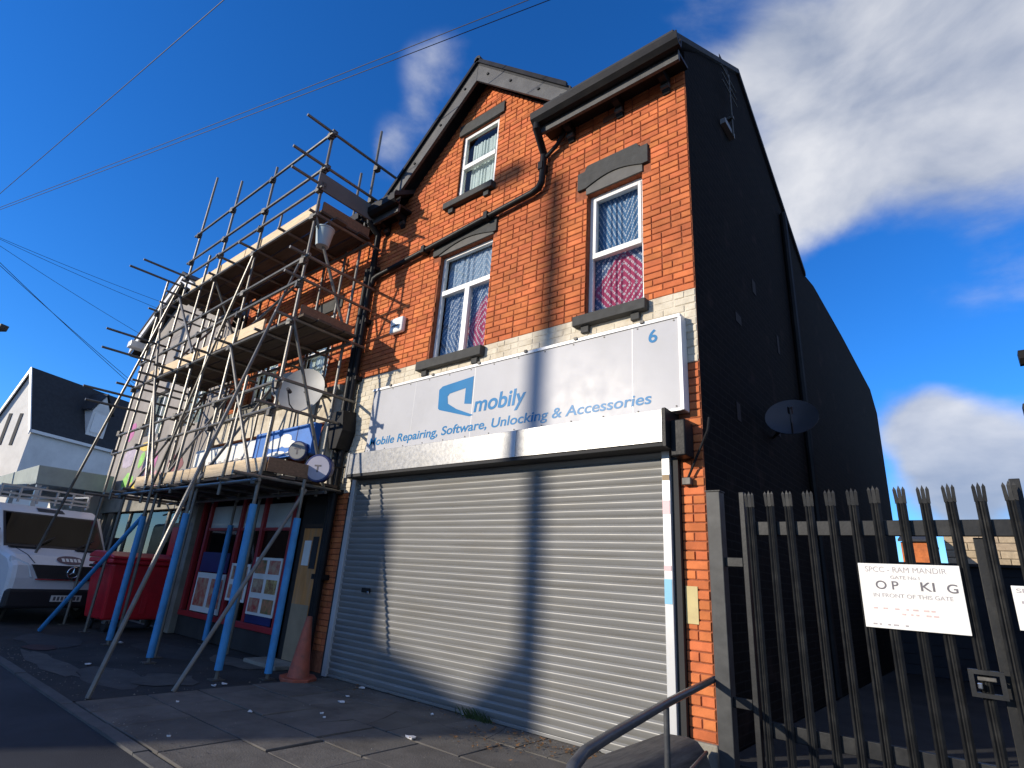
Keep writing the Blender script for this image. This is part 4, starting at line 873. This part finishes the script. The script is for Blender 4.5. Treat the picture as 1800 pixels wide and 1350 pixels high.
# braces and rakers
for p, q, nm, m in (((-5.46, YO, 6.5), (-5.5, YI, 4.7), 'brace', 'tube'), ((-5.46, YO, 4.7), (-5.45, YI, 2.4), 'brace', 'tube'), ((-11.6, YO - .07, 6.7), (-9.4, YO - .07, 2.5), 'brace', 'tube'),
                    ((-9.1, YO - .07, 2.4), (-7.3, YO - .07, 6.4), 'brace', 'tube'), ((-5.06, -2.70, 0), (-6.13, -1.03, 6.28), 'raker', 'tube'), ((-12.73, -2.1, 0), (-10.7, YO - .07, 6.9), 'raker', 'tube'),
                    ((-5.0, -1.95, 0), (-5.27, -.72, 2.32), 'raker', 'tube'), ((-10.75, -1.9, .02), (-8.9, -1.43, 1.95), 'blue_brace', 'sleeve'),
                    ((-7.35, YO, 2.5), (-7.35, YI, 4.6), 'brace', 'tube'), ((-9.0, YI, 4.9), (-9.0, YO, 6.5), 'brace', 'tube')):
    tube(p, q, nm, TR if m == 'tube' else .035, m)
rs_ = random.Random(31)
for (x, y_, z0, z1) in ((-6.4, YO - .06, 2.2, 4.0), (-8.2, YO - .06, 2.3, 5.6), (-9.7, YO + .02, 2.2, 7.3), (-11.2, YO - .06, 2.3, 6.4), (-8.0, YI, 2.3, 5.9), (-9.6, YI, 2.3, 7.6), (-10.2, -.8, 2.2, 5.0), (-6.7, YI, 2.3, 6.9), (-11.5, YI, 2.3, 6.7)): tube((x + rs_.uniform(-.05, .05), y_, z0), (x, y_, z1), 'puncheon')
for p, q in (((-7.3, YO - .07, 4.7), (-5.6, YO - .07, 2.4)), ((-10.5, YO - .07, 4.6), (-9.1, YO - .07, 2.5)), ((-11.8, YI, 2.5), (-10.7, YI, 4.6)), ((-10.6, YO, 2.4), (-10.6, YI, 4.7)), ((-9.0, YO, 2.5), (-9.0, YI, 4.7)), ((-7.4, YO, 4.8), (-7.4, YI, 6.5)), ((-10.6, YO, 4.8), (-10.6, YI, 6.5)), ((-8.9, YO - .08, 4.9), (-10.5, YO - .08, 6.5))): tube(p, q, 'brace')
for z in (3.05, 5.05, 5.6): tube((-6.8, YI - .05, z), (-11.8, YI - .05, z - .05), 'ledger')
bp = MB().box(-.075, .075, -.075, .075, 0, .012); BPM = bp.mesh('base_plate', M['coupler'])
for x, y_ in ((-5.46, YO), (-7.36, YO), (-8.96, YO), (-10.56, YO), (-11.86, YO), (-5.24, -.78), (-6.95, -1.52), (-8.85, -1.44), (-8.5, -.15)): placed(BPM, 'base_plate', sc, (x, y_, -.006))
bu = thing('hanging_bucket', (-5.48, -1.1, 6.1), 'pale blue plastic bucket hanging under the top scaffold deck', 'bucket', local=True)
MB().lathe([(.10, -.02), (.14, .28), (.15, .28), (.15, .30), (.135, .30)], 16).build('pail', mat('bucket_pale_blue', (.36, .44, .46), .6), bu, smooth=True)
MB().sweep([(-.14, 0, .28), (-.08, 0, .42), (.08, 0, .42), (.14, 0, .28)], .006, 6).build('handle', M['coupler'], bu)

# ============================================================ VAN, BIN, CONE
vn = thing('parked_van', (-12.0, -1.38, -.008), 'white panel van with roof rack parked nose-out beyond the scaffold', 'van', rotz=rad(12), local=True)
W2 = .98
prof = [(-.02, .30), (.02, .55), (.0, .80), (-.06, 1.02), (-.30, 1.20), (-.85, 1.34), (-1.45, 2.02), (-1.75, 2.16), (-5.2, 2.24), (-5.3, 2.1), (-5.35, .35)]
bd = MB().prism([(x, z) for x, z in prof], -W2, W2, 'y'); bd.build('body', M['van'], vn, bevel=.09)
def onslope(x0, z0, x1, z1, a0, a1, y0, y1, d):   # quad lying on the sloping front between two profile points
    nx, nz = (z1 - z0), -(x1 - x0); l = math.hypot(nx, nz); nx, nz = nx / l * d, nz / l * d
    if nx < 0: nx, nz = -nx, -nz
    P = lambda t: (x0 + (x1 - x0) * t + nx, z0 + (z1 - z0) * t + nz)
    a, b = P(a0), P(a1); y0b = y0 * .97; y1b = y1 * .97
    return [(a[0], y0, a[1]), (a[0], y1, a[1]), (b[0], y1b, b[1]), (b[0], y0b, b[1])]
MB().add(onslope(-.85, 1.34, -1.45, 2.02, .06, .92, -.86, .86, .012), [(0, 1, 2, 3)]).build('windscreen', M['glassvan'], vn, recalc=False)
MB().add(onslope(-.85, 1.34, -1.45, 2.02, -.02, .96, -.90, .90, .006), [(0, 1, 2, 3)]).build('windscreen_surround', M['vanblack'], vn, recalc=False)
for y_ in (-.4, .35): MB().sweep([(-.80, y_, 1.37), (-.95, y_ + .35, 1.55)], .012, 6).build('wiper', M['vanblack'], vn)
for y0, y1 in ((-.85, -.35), (.30, .85)): MB().box(-.78, -.70, y0, y1, 1.318, 1.345).build('scuttle_vent', M['vanblack'], vn)
gr = MB().hexa([(-.02, -.55, .80), (.035, -.55, .80), (.035, .55, .80), (-.02, .55, .80), (-.10, -.68, 1.04), (-.03, -.68, 1.04), (-.03, .68, 1.04), (-.10, .68, 1.04)]).build('grille', M['vanblack'], vn)
MB().box(.03, .05, -.60, .60, .775, .797).build('chrome_strip', M['chrome'], gr)
ring = MB(); n = 24
ring.sweep([(.04, .10 * math.cos(2 * math.pi * k / n), .92 + .10 * math.sin(2 * math.pi * k / n)) for k in range(n + 1)], .010, 6)
rg_ = ring.build('emblem_ring', M['chrome'], gr, smooth=True)
star = MB()
for k in range(3):
    a = math.pi / 2 + k * 2 * math.pi / 3
    star.add([(.045, .095 * math.cos(a), .92 + .095 * math.sin(a)), (.045, .02 * math.cos(a + 1.05), .92 + .02 * math.sin(a + 1.05)), (.055, 0, .92), (.045, .02 * math.cos(a - 1.05), .92 + .02 * math.sin(a - 1.05))], [(0, 1, 2), (0, 2, 3)])
o = star.build('emblem_star', M['chrome'], gr); o['kind'] = 'stuff'
ov = MB().add([(-.165 - .0, .0 + .24 * math.cos(a), 1.135 + .075 * math.sin(a)) for a in [2 * math.pi * q / 24 for q in range(24)]], [tuple(range(24))])
ov.v = [(-.30 + (1.20 - v[2]) * 1.33 + .012 + .0, v[1], v[2] + .006) for v in ov.v]
od = ov.build('bonnet_badge', mat('badge_plum', (.05, .02, .06), .4), vn)
for k in range(5):
    y_ = -.15 + k * .07
    MB().add([(-.30 + (1.20 - z) * 1.33 + .018, y_ + dy, z + .006) for dy, z in ((0, 1.105), (.05, 1.105), (.05, 1.165), (0, 1.165))], [(0, 1, 2, 3)]).build('badge_print', M['paper'], od)
MB().box(-.10, .055, -.97, .97, .28, .62).build('bumper', M['vanblack'], vn, bevel=.05)
npl = MB().box(.056, .066, -.26, .26, .40, .51).build('number_plate', M['paper'], vn)
for k in range(7): MB().box(.0665, .068, -.22 + k * .064 + (.02 if k > 3 else 0), -.18 + k * .064 + (.02 if k > 3 else 0), .42, .49).build('plate_character', M['ink'], npl)
for s in (-1, 1):
    h = MB().hexa([(-.03, s * .62, .78), (.02, s * .62, .80), (-.08, s * .96, .82), (-.2, s * .96, .82), (-.12, s * .72, 1.05), (-.05, s * .72, 1.05), (-.24, s * .97, 1.18), (-.3, s * .97, 1.18)])
    h.build('headlight', mat('headlight_glass', (.55, .58, .60), .15, var=.05), vn, bevel=.02)
    w = MB().lathe([(.20, -.11), (.33, -.11), (.34, -.06), (.34, .06), (.33, .11), (.20, .11)], 24, (0, 0, 0), 'y'); w.v = [(v[0] - .95, v[1] + s * .85, v[2] + .342) for v in w.v]; wo_ = w.build('wheel', M['tyre'], vn, smooth=True)
    r_ = MB().lathe([(.19, -.112), (.19, .112)], 16, (0, 0, 0), 'y'); r_.v = [(v[0] - .95, v[1] + s * .85, v[2] + .342) for v in r_.v]; r_.build('rim', M['galv'], wo_)
    MB().box(-1.05, -.9, s * 1.0 if s > 0 else -1.2, 1.2 if s > 0 else -1.0, 1.35, 1.66).build('door_mirror', M['vanblack'], vn, bevel=.03)
    w = MB().lathe([(.20, -.11), (.33, -.11), (.34, 0), (.33, .11), (.20, .11)], 24, (0, 0, 0), 'y'); w.v = [(v[0] - 4.4, v[1] + s * .85, v[2] + .342) for v in w.v]; w.build('wheel', M['tyre'], vn, smooth=True)
rk = MB().box(-1.95, -1.90, -.85, .85, 2.36, 2.40).build('roof_rack', M['alu'], vn)
for z in (2.28, 2.52): MB().box(-1.95, -1.90, -.86, .86, z, z + .035).build('rack_bar', M['alu'], rk)
for y_ in (-.84, -.5, -.16, .18, .5, .82): MB().box(-1.948, -1.902, y_ - .018, y_ + .018, 2.22, 2.55).build('rack_post', M['alu'], rk)
for y_ in (-.84, .82): MB().box(-5.1, -1.91, y_ - .02, y_ + .02, 2.48, 2.52).build('rack_side_rail', M['alu'], rk)
ld = thing('ladder', (-14.3, -2.1, 2.4), 'aluminium ladder lying on the van roof rack', 'ladder', rotz=rad(12), local=True)
for y_ in (-.18, .18): MB().box(-3.0, .45, y_ - .02, y_ + .02, .14, .20).build('stile', M['galv'], ld)
for k in range(12): MB().sweep([(-2.9 + k * .28, -.16, .17), (-2.9 + k * .28, .16, .17)], .014, 6).build('rung', M['galv'], ld)

bn = thing('wheeled_bin', (-10.45, -.52, -.008), 'large red four-wheeled commercial waste bin beside the scaffold legs', 'bin', rotz=rad(4), local=True)
b = MB(); b.hexa([(-.86, -.62, .20), (-.06, -.62, .20), (-.06, .62, .20), (-.86, .62, .20), (-.95, -.70, 1.16), (.03, -.70, 1.16), (.03, .70, 1.16), (-.95, .70, 1.16)]); b.build('bin_body', M['red'], bn, bevel=.04)
MB().box(-1.0, .08, -.75, .75, 1.161, 1.24).build('rim', M['red'], bn, bevel=.02)
ldp = MB().prism([(-1.02, 1.245), (.10, 1.245), (.08, 1.29), (-.25, 1.36), (-.8, 1.37), (-1.02, 1.30)], -.76, .76, 'y').build('lid', M['red'], bn, bevel=.03)
for s in (-1, 1): MB().sweep([(-.7, s * .76, 1.1), (-.7, s * .80, 1.1), (-.2, s * .80, 1.1), (-.2, s * .76, 1.1)], .018, 8).build('side_handle', M['black'], bn, smooth=True)
for k in range(3): MB().box(-.035 + .0, -.018, -.4 + k * .35, -.3 + k * .35, .3, 1.1).build('body_rib', M['red'], bn, bevel=.005)
for x in (-.78, -.14):
    for y_ in (-.5, .5):
        w = MB().lathe([(.085, -.025), (.10, -.02), (.10, .02), (.085, .025)], 16, (0, 0, 0), 'y'); w.v = [(v[0] + x, v[1] + y_, v[2] + .10) for v in w.v]; cw = w.build('castor', M['tyre'], bn, smooth=True)
        MB().box(x - .05, x + .05, y_ - .045, y_ + .045, .14, .205).build('castor_fork', M['galv'], cw)

co = thing('traffic_cone', (-5.02, -.50, -.004), 'faded orange traffic cone standing by the shutter guide', 'cone', local=True); co.rotation_euler = (rad(1.5), rad(2.5), .4)
MB().lathe([(.145, .035), (.13, .06), (.040, .70), (.034, .735), (.022, .735), (.02, .70)], 24).build('cone_body', M['cone'], co, smooth=True)
n = 8; MB().prism([(.23 * math.cos(2 * math.pi * (k + .5) / n), .23 * math.sin(2 * math.pi * (k + .5) / n)) for k in range(n)], 0, .045, 'z').build('cone_base', M['cone'], co, bevel=.01)

# ============================================================ WHITE HOUSE AND BUILDINGS FAR LEFT
wh = thing('white_house', (-35.2, .81, 0), 'white gabled house with dark slate roof and dormer down the street', 'house', rotz=rad(26), local=True)
HW, RZ, EZ2, Y0, Y1 = 1.38, 10.35, 7.12, 0.05, 12.5
MB().prism([(-2 * HW, 0), (0, 0), (0, EZ2), (-HW, RZ - .12), (-2 * HW, EZ2)], Y0, Y1, 'y').build('wall', M['renderw'], wh)
for s_ in (0, 1):
    x_e = .10 if s_ == 0 else -2 * HW - .10; ze = EZ2 - .20
    MB().hexa([(x_e, Y0 - .1, ze), (-HW, Y0 - .1, RZ), (-HW, Y1 + .2, RZ), (x_e, Y1 + .2, ze), (x_e, Y0 - .1, ze + .12), (-HW, Y0 - .1, RZ + .12), (-HW, Y1 + .2, RZ + .12), (x_e, Y1 + .2, ze + .12)]).build('roof', M['slate'], wh)
    MB().hexa([(x_e, Y0 - .17, ze - .16), (-HW, Y0 - .17, RZ - .16), (-HW, Y0 - .11, RZ - .16), (x_e, Y0 - .11, ze - .16), (x_e, Y0 - .17, ze + .13), (-HW, Y0 - .17, RZ + .13), (-HW, Y0 - .11, RZ + .13), (x_e, Y0 - .11, ze + .13)]).build('barge_board', M['upvc'], wh)
MB().box(.04, .2, Y0 - .1, Y1, EZ2 - .25, EZ2 - .1).build('gutter', M['upvc'], wh)
for xa in (-1.9, -1.15): MB().box(xa, xa + .2, Y0 - .03, Y0 + .02, 6.2, 7.9).build('window', M['shed'], wh)
MB().box(-2.2, -.5, Y0 - .03, Y0 + .02, 3.6, 4.6).build('window', M['shed'], wh)
dm_ = MB().prism([(-1.6, 7.3), (-1.6, 9.0), (-.12, 9.0), (-.12, 7.5)], 2.95, 4.05, 'y').build('dormer', M['renderw'], wh)
for s_ in (-1, 1): MB().hexa([(-.02, 3.5, 10.05), (-.02, 3.5 + s_ * .75, 8.95), (-1.5, 3.5 + s_ * .75, 8.95), (-1.5, 3.5, 10.05), (-.02, 3.5, 10.13), (-.02, 3.5 + s_ * .75, 9.03), (-1.5, 3.5 + s_ * .75, 9.03), (-1.5, 3.5, 10.13)]).build('dormer_roof', M['slate'], dm_)
MB().prism([(2.95, 9.0), (4.05, 9.0), (3.5, 9.95)], -.6, -.11, 'x').build('dormer_gable', M['renderw'], dm_)
MB().box(-.118, -.09, 3.12, 3.88, 7.75, 8.85).build('dormer_window', M['upvc'], dm_)
cn = thing('shop_canopy', (-17.5, -1.3, 0), 'pale grey-green shop canopy fascia behind the parked van', 'canopy')
MB().hexa([(-21.5, -1.75, 2.78), (-15.6, -1.75, 2.78), (-15.6, -.2, 2.78), (-21.5, -.2, 2.78), (-21.5, -1.8, 3.22), (-15.6, -1.8, 3.22), (-15.6, -.2, 3.22), (-21.5, -.2, 3.22)]).build('fascia', mat('canopy_green_grey', (.30, .34, .32), .7), cn, bevel=.01)
MB().box(-21.5, -17.6, -.2, 4, 0, 3.2).build('shop_block', M['renderw'], cn)
for x in (-15.8, -18.5, -21.2): MB().box(x, x + .1, -1.7, -1.6, -.008, 2.779).build('canopy_post', M['alu'], cn)
lw = thing('low_flat_roofed_block', (-20, 3, 0), 'low dark flat-roofed block between the van and the white house', 'building')
MB().box(-21.3, -17.06, 1.0, 7, 0, 3.45).build('wall', mat('grey_brown_wall', (.16, .145, .13), .9), lw)
MB().box(-21.5, -17.05, .8, 7.2, 3.451, 3.75).build('roof_edge', M['black'], lw, bevel=.02)
MB().box(-17.055, -17.03, 2.0, 4.2, 1.2, 3.0).build('dark_window', M['darkgap'], lw)

# ============================================================ ACROSS THE STREET (they cast the shade seen on the shop front)
def across(name, label, cat, prof, d0, d1, m):
    t = thing(name, (prof[0][0] - .6 * d0, -d0, -.13), label, cat); b = MB(); n = len(prof); lift = .36 * d0
    P = [(x - .6 * d0, -d0, z + lift) for x, z in prof] + [(prof[-1][0] - .6 * d0, -d0, -.13), (prof[0][0] - .6 * d0, -d0, -.13)]
    Q = [(x - .6 * (d1 - d0), y_ - (d1 - d0), z) for x, y_, z in P]; n = len(P)
    b.add(P + Q, [tuple(range(n)), tuple(range(2 * n - 1, n - 1, -1))] + [(i, n + i, n + (i + 1) % n, (i + 1) % n) for i in range(n)])
    b.build('wall', m, t)
    return t
across('terrace_block', 'long brick terrace block on the opposite side of the street', 'building', [(-46, 2.12), (-4.08, 2.12)], 22, 30, M['opp'])
across('lean_to_shop', 'lower brick shop with sloping parapet beside the opposite terrace block', 'building', [(-4.075, .56), (-2.55, .14)], 22, 26, M['opp'])
across('shade_block', 'added unseen brick block beside the street lamp on the opposite side', 'building', [(-2.6, .10), (-2.2, .42), (-1.98, .62), (-1.78, .62)], 20, 23, M['opp'])  # unseen block, profiled to cast the shade at the shutter foot
lp = thing('street_lamp', (-11.97, -17.0, -.13), 'tall street lamp column on the opposite kerb', 'lamp', local=True); LOC[lp.name] = Vector()
MB().sweep([(0, 0, -.1), (0, 0, 1.2), (0, 0, 12.65)], [.19, .16, .12], 12).build('column', M['concrete'], lp, smooth=True)
MB().sweep([(0, 0, 12.55), (-.1, 0, 12.95), (-.6, 0, 13.1)], .025, 8).build('arm', M['concrete'], lp, smooth=True)
MB().box(-1.15, -.60, -.16, .16, 12.95, 13.25).build('lantern', M['greydish'], lp, bevel=.06)

# poles and wires
def P3(px, py, z):
    d = pixdir(px, py); t_ = (z - CAM.z) / d.z; return CAM + d * t_
T = P3(-60, 392, 9.0)
tp = thing('telegraph_pole', (T.x, T.y, 0), 'timber telegraph pole down the street from which the drop wires fan out', 'pole')
MB().sweep([(T.x, T.y, -.1), (T.x, T.y, 9.3)], [.15, .10], 12).build('shaft', M['poleW'], tp, smooth=True)
MB().box(T.x - .2, T.x + .2, T.y - .2, T.y + .2, 8.92, 8.97).build('wire_ring', M['coupler'], tp)
T2 = Vector((9.3, 2.35, 9.0))
tp2 = thing('telegraph_pole', (T2.x, T2.y, .16), 'timber telegraph pole standing in the yard past the gate', 'pole')
MB().sweep([(T2.x, T2.y, .1), (T2.x, T2.y, 9.3)], [.15, .10], 12).build('shaft', M['poleW'], tp2, smooth=True)
def wire(a, b, label, sag=.15, r=.0065):
    a, b = Vector(a), Vector(b); pts = []
    for i in range(13):
        k = i / 12; p = a.lerp(b, k); p.z -= sag * 4 * k * (1 - k); pts.append(p)
    t_ = MB().sweep(pts, r, 6).build('overhead_wire', M['wire'], None, smooth=True)
    tag(t_, label, 'wire', 'overhead wires fanning from the telegraph pole')
e1 = P3(390, 0, 9.0); wire(T, T + (e1 - T) * 1.9, 'thin overhead wire crossing the clear sky above the scaffold', .05)
for px in (920, 950):
    nm = 'upper' if px < 940 else 'lower'
    e2 = P3(px, 0, 9.0); wire(T + Vector((.1, 0, .05 if px < 940 else -.02)), T + (e2 - T) * (1.72 if px < 940 else 1.75), nm + ' wire of the pair running past the gable roof', .08)
wire(T, (-15.6, -.32, 8.30), 'highest of the drop wires from telegraph pole to grey gable building', .05, .0055)
wire(T, (-15.3, -.32, 7.95), 'middle one of the three drop wires meeting the grey gable building', .05, .0055)
wire(T, (-16.5, -.32, 7.45), 'lowest of the drop wires, ending at the white gutter of grey building', .05, .0055)
for k in (0, .25): wire(T + Vector((0, .1, -.2 - k * .4)), Vector((-19.5, 1.0 + k, 6.4)), ('upper' if not k else 'lower') + ' of the two drop wires hanging towards the low flat-roofed block', .05, .0075)
l2 = thing('street_lamp', (-19.4, -3.7, -.05), 'street lamp beside the telegraph pole, its lantern reaching over the kerb', 'lamp')
MB().sweep([(-19.4, -3.7, -.06), (-19.4, -3.7, 7.0)], [.09, .06], 10).build('column', M['greydish'], l2, smooth=True)
MB().sweep([(-19.4, -3.7, 6.95), (-18.9, -3.45, 7.1)], .03, 8).build('arm', M['greydish'], l2)
MB().hexa([(-18.95, -3.52, 6.98), (-18.2, -3.20, 6.92), (-18.3, -3.02, 6.92), (-19.0, -3.3, 6.98), (-18.95, -3.52, 7.14), (-18.15, -3.20, 7.08), (-18.25, -3.0, 7.08), (-19.0, -3.3, 7.14)]).build('lantern', M['dishdark'], l2, bevel=.02)

# ============================================================ LITTER, LEAVES, WEED
rl = random.Random(21)
for i, (x, y_, s) in enumerate(((-2.24, -1.08, .075), (-3.69, -.78, .06), (-4.2, -.14, .05), (-3.89, -.56, .03), (-2.59, -.06, .04), (-3.37, -1.22, .03), (-3.78, -1.73, .03), (-3.36, -2.6, .025), (-5.14, -1.35, .05), (-5.1, -1.49, .04), (-7.06, -2.17, .06), (-8.98, -1.24, .07), (-3.23, -1.29, .02), (-2.75, -.35, .022), (-4.5, -2.1, .02))):
    n = 7; b = MB(); pts = [(s * math.cos(2 * math.pi * k / n) * rl.uniform(.5, 1.2), s * .7 * math.sin(2 * math.pi * k / n) * rl.uniform(.5, 1.2), .003 + rl.uniform(0, .014)) for k in range(n)]
    b.add([(0, 0, .006 + s * .12)] + pts + [(p[0] * .9, p[1] * .9, .0) for p in pts], [(0, 1 + k, 1 + (k + 1) % n) for k in range(n)] + [(1 + k, 1 + n + k, 1 + n + (k + 1) % n, 1 + (k + 1) % n) for k in range(n)])
    o = b.build('litter_scrap', M['litter'], None); o.location = (x, y_, .003); tag(o, 'crumpled white scrap of litter on the ground before the shops', 'litter', 'litter scraps on the pavement')
lv = MB()
for i in range(240):
    a = rl.random(); cx, cy = (-1.2 + rl.gauss(0, .35), -.28 + rl.gauss(0, .10)) if a < .5 else ((-1.75 + rl.gauss(0, .3), -.62 + rl.gauss(0, .16)) if a < .75 else (rl.uniform(-4.8, .3), -.06 - abs(rl.gauss(0, .2))))
    if cy > -.075: cy = -.08 - rl.random() * .06
    r = rl.uniform(.010, .028); t0 = rl.uniform(0, 6.28); z = .008
    lv.add([(cx + r * math.cos(t0 + k * 1.57) * (1 if k % 2 else .55), cy + r * math.sin(t0 + k * 1.57) * (1 if k % 2 else .55), z + rl.uniform(0, .014)) for k in range(4)], [(0, 1, 2, 3)])
o = lv.build('fallen_leaves', M['leaf'], None); tag(o, 'brown dead leaves and grit gathered along the foot of the shutter', 'leaves', kind='stuff')
wd = MB()
for i in range(90):
    cx, cy = -2.35 + rl.gauss(0, .10), -.09 - abs(rl.gauss(0, .03)); a = rl.uniform(0, 6.28); l = rl.uniform(.04, .12); w = .006
    dx, dy = math.cos(a) * l * .5, -abs(math.sin(a)) * l * .5
    wd.add([(cx - w, cy, 0), (cx + w, cy, 0), (cx + dx + w * .6, cy + dy, l * .7), (cx + dx * 1.6, cy + dy * 1.6, l)], [(0, 1, 2, 3)])
o = wd.build('weed_tuft', M['weed'], None); tag(o, 'small green weed tuft growing at the foot of the shutter', 'weed')

rp = random.Random(77)
for pi_, (cx, cy, w, h, c) in enumerate(((-6.2, -2.2, .9, .35, (.055, .053, .05)), (-8.0, -.9, 1.1, .5, (.03, .03, .03)), (-7.4, -2.5, 1.4, .2, (.07, .066, .06)), (-9.6, -2.0, 1.0, .5, (.032, .03, .03)), (-6.6, -.55, .8, .28, (.085, .08, .07)), (-5.7, -1.75, .5, .4, (.06, .056, .05)), (-8.8, -2.3, .35, .25, (.05, .02, .016)))):
    n = 17
    MB().add([(cx + w * math.cos(a) * rp.uniform(.7, 1), cy + h * math.sin(a) * rp.uniform(.6, 1), -.0055 + .0011 * pi_) for a in [2 * math.pi * q / n for q in range(n)]], [tuple(range(n))]).build('tarmac_patch', mat('tarmac_patch_%d' % int(c[0] * 1000), c, .92, var=.3, vscale=4, bump=.5, bscale=90), fore)
MB().box(-6.6, -5.72, -.42, -.02, -.007, .045).build('door_step', M['plinth'], fore, bevel=.01)
gt_ = MB()
for i in range(900):
    a = rp.random()
    if a < .35: cx, cy = rp.uniform(-9, 1.5), -2.80 + abs(rp.gauss(0, .12))
    elif a < .6: cx, cy = rp.uniform(-5.0, -.4), -.10 - abs(rp.gauss(0, .25))
    else: cx, cy = rp.uniform(-9, 0), rp.uniform(-2.8, -.15)
    r = rp.uniform(.002, .008) * (1.5 if rp.random() < .08 else 1); z = .006 if cx > -5 else -.006
    gt_.add([(cx - r, cy, z), (cx + r * .3, cy - r, z), (cx + r, cy + r * .4, z), (cx, cy + r, z), (cx, cy, z + r)], [(0, 1, 4), (1, 2, 4), (2, 3, 4), (3, 0, 4)])
o = gt_.build('grit', mat('grit_mixed', (.10, .09, .075), .9, vscale=60, col2=(.28, .26, .22)), None); tag(o, 'loose grit and gravel scattered over the paving and forecourt', 'grit', kind='stuff')
# van seams
for y_ in (-.62, .62): MB().sweep([(-.10, y_, 1.062), (-.30, y_ * 1.12, 1.204), (-.80, y_ * 1.2, 1.334)], .006, 6).build('bonnet_seam', M['vanblack'], vn)
MB().add(onslope(-1.45, 2.02, -1.75, 2.16, .2, .7, -.25, .25, .012), [(0, 1, 2, 3)]).build('roof_light_strip', M['vanblack'], vn, recalc=False)
for sd_ in (-1, 1):
    MB().hexa([(-1.05, sd_ * .982, 1.36), (-2.0, sd_ * .982, 1.36), (-2.0, sd_ * .986, 1.36), (-1.05, sd_ * .986, 1.36), (-1.55, sd_ * .982, 1.95), (-2.0, sd_ * .982, 1.95), (-2.0, sd_ * .986, 1.95), (-1.55, sd_ * .986, 1.95)]).build('side_window', M['vanblack'], vn)
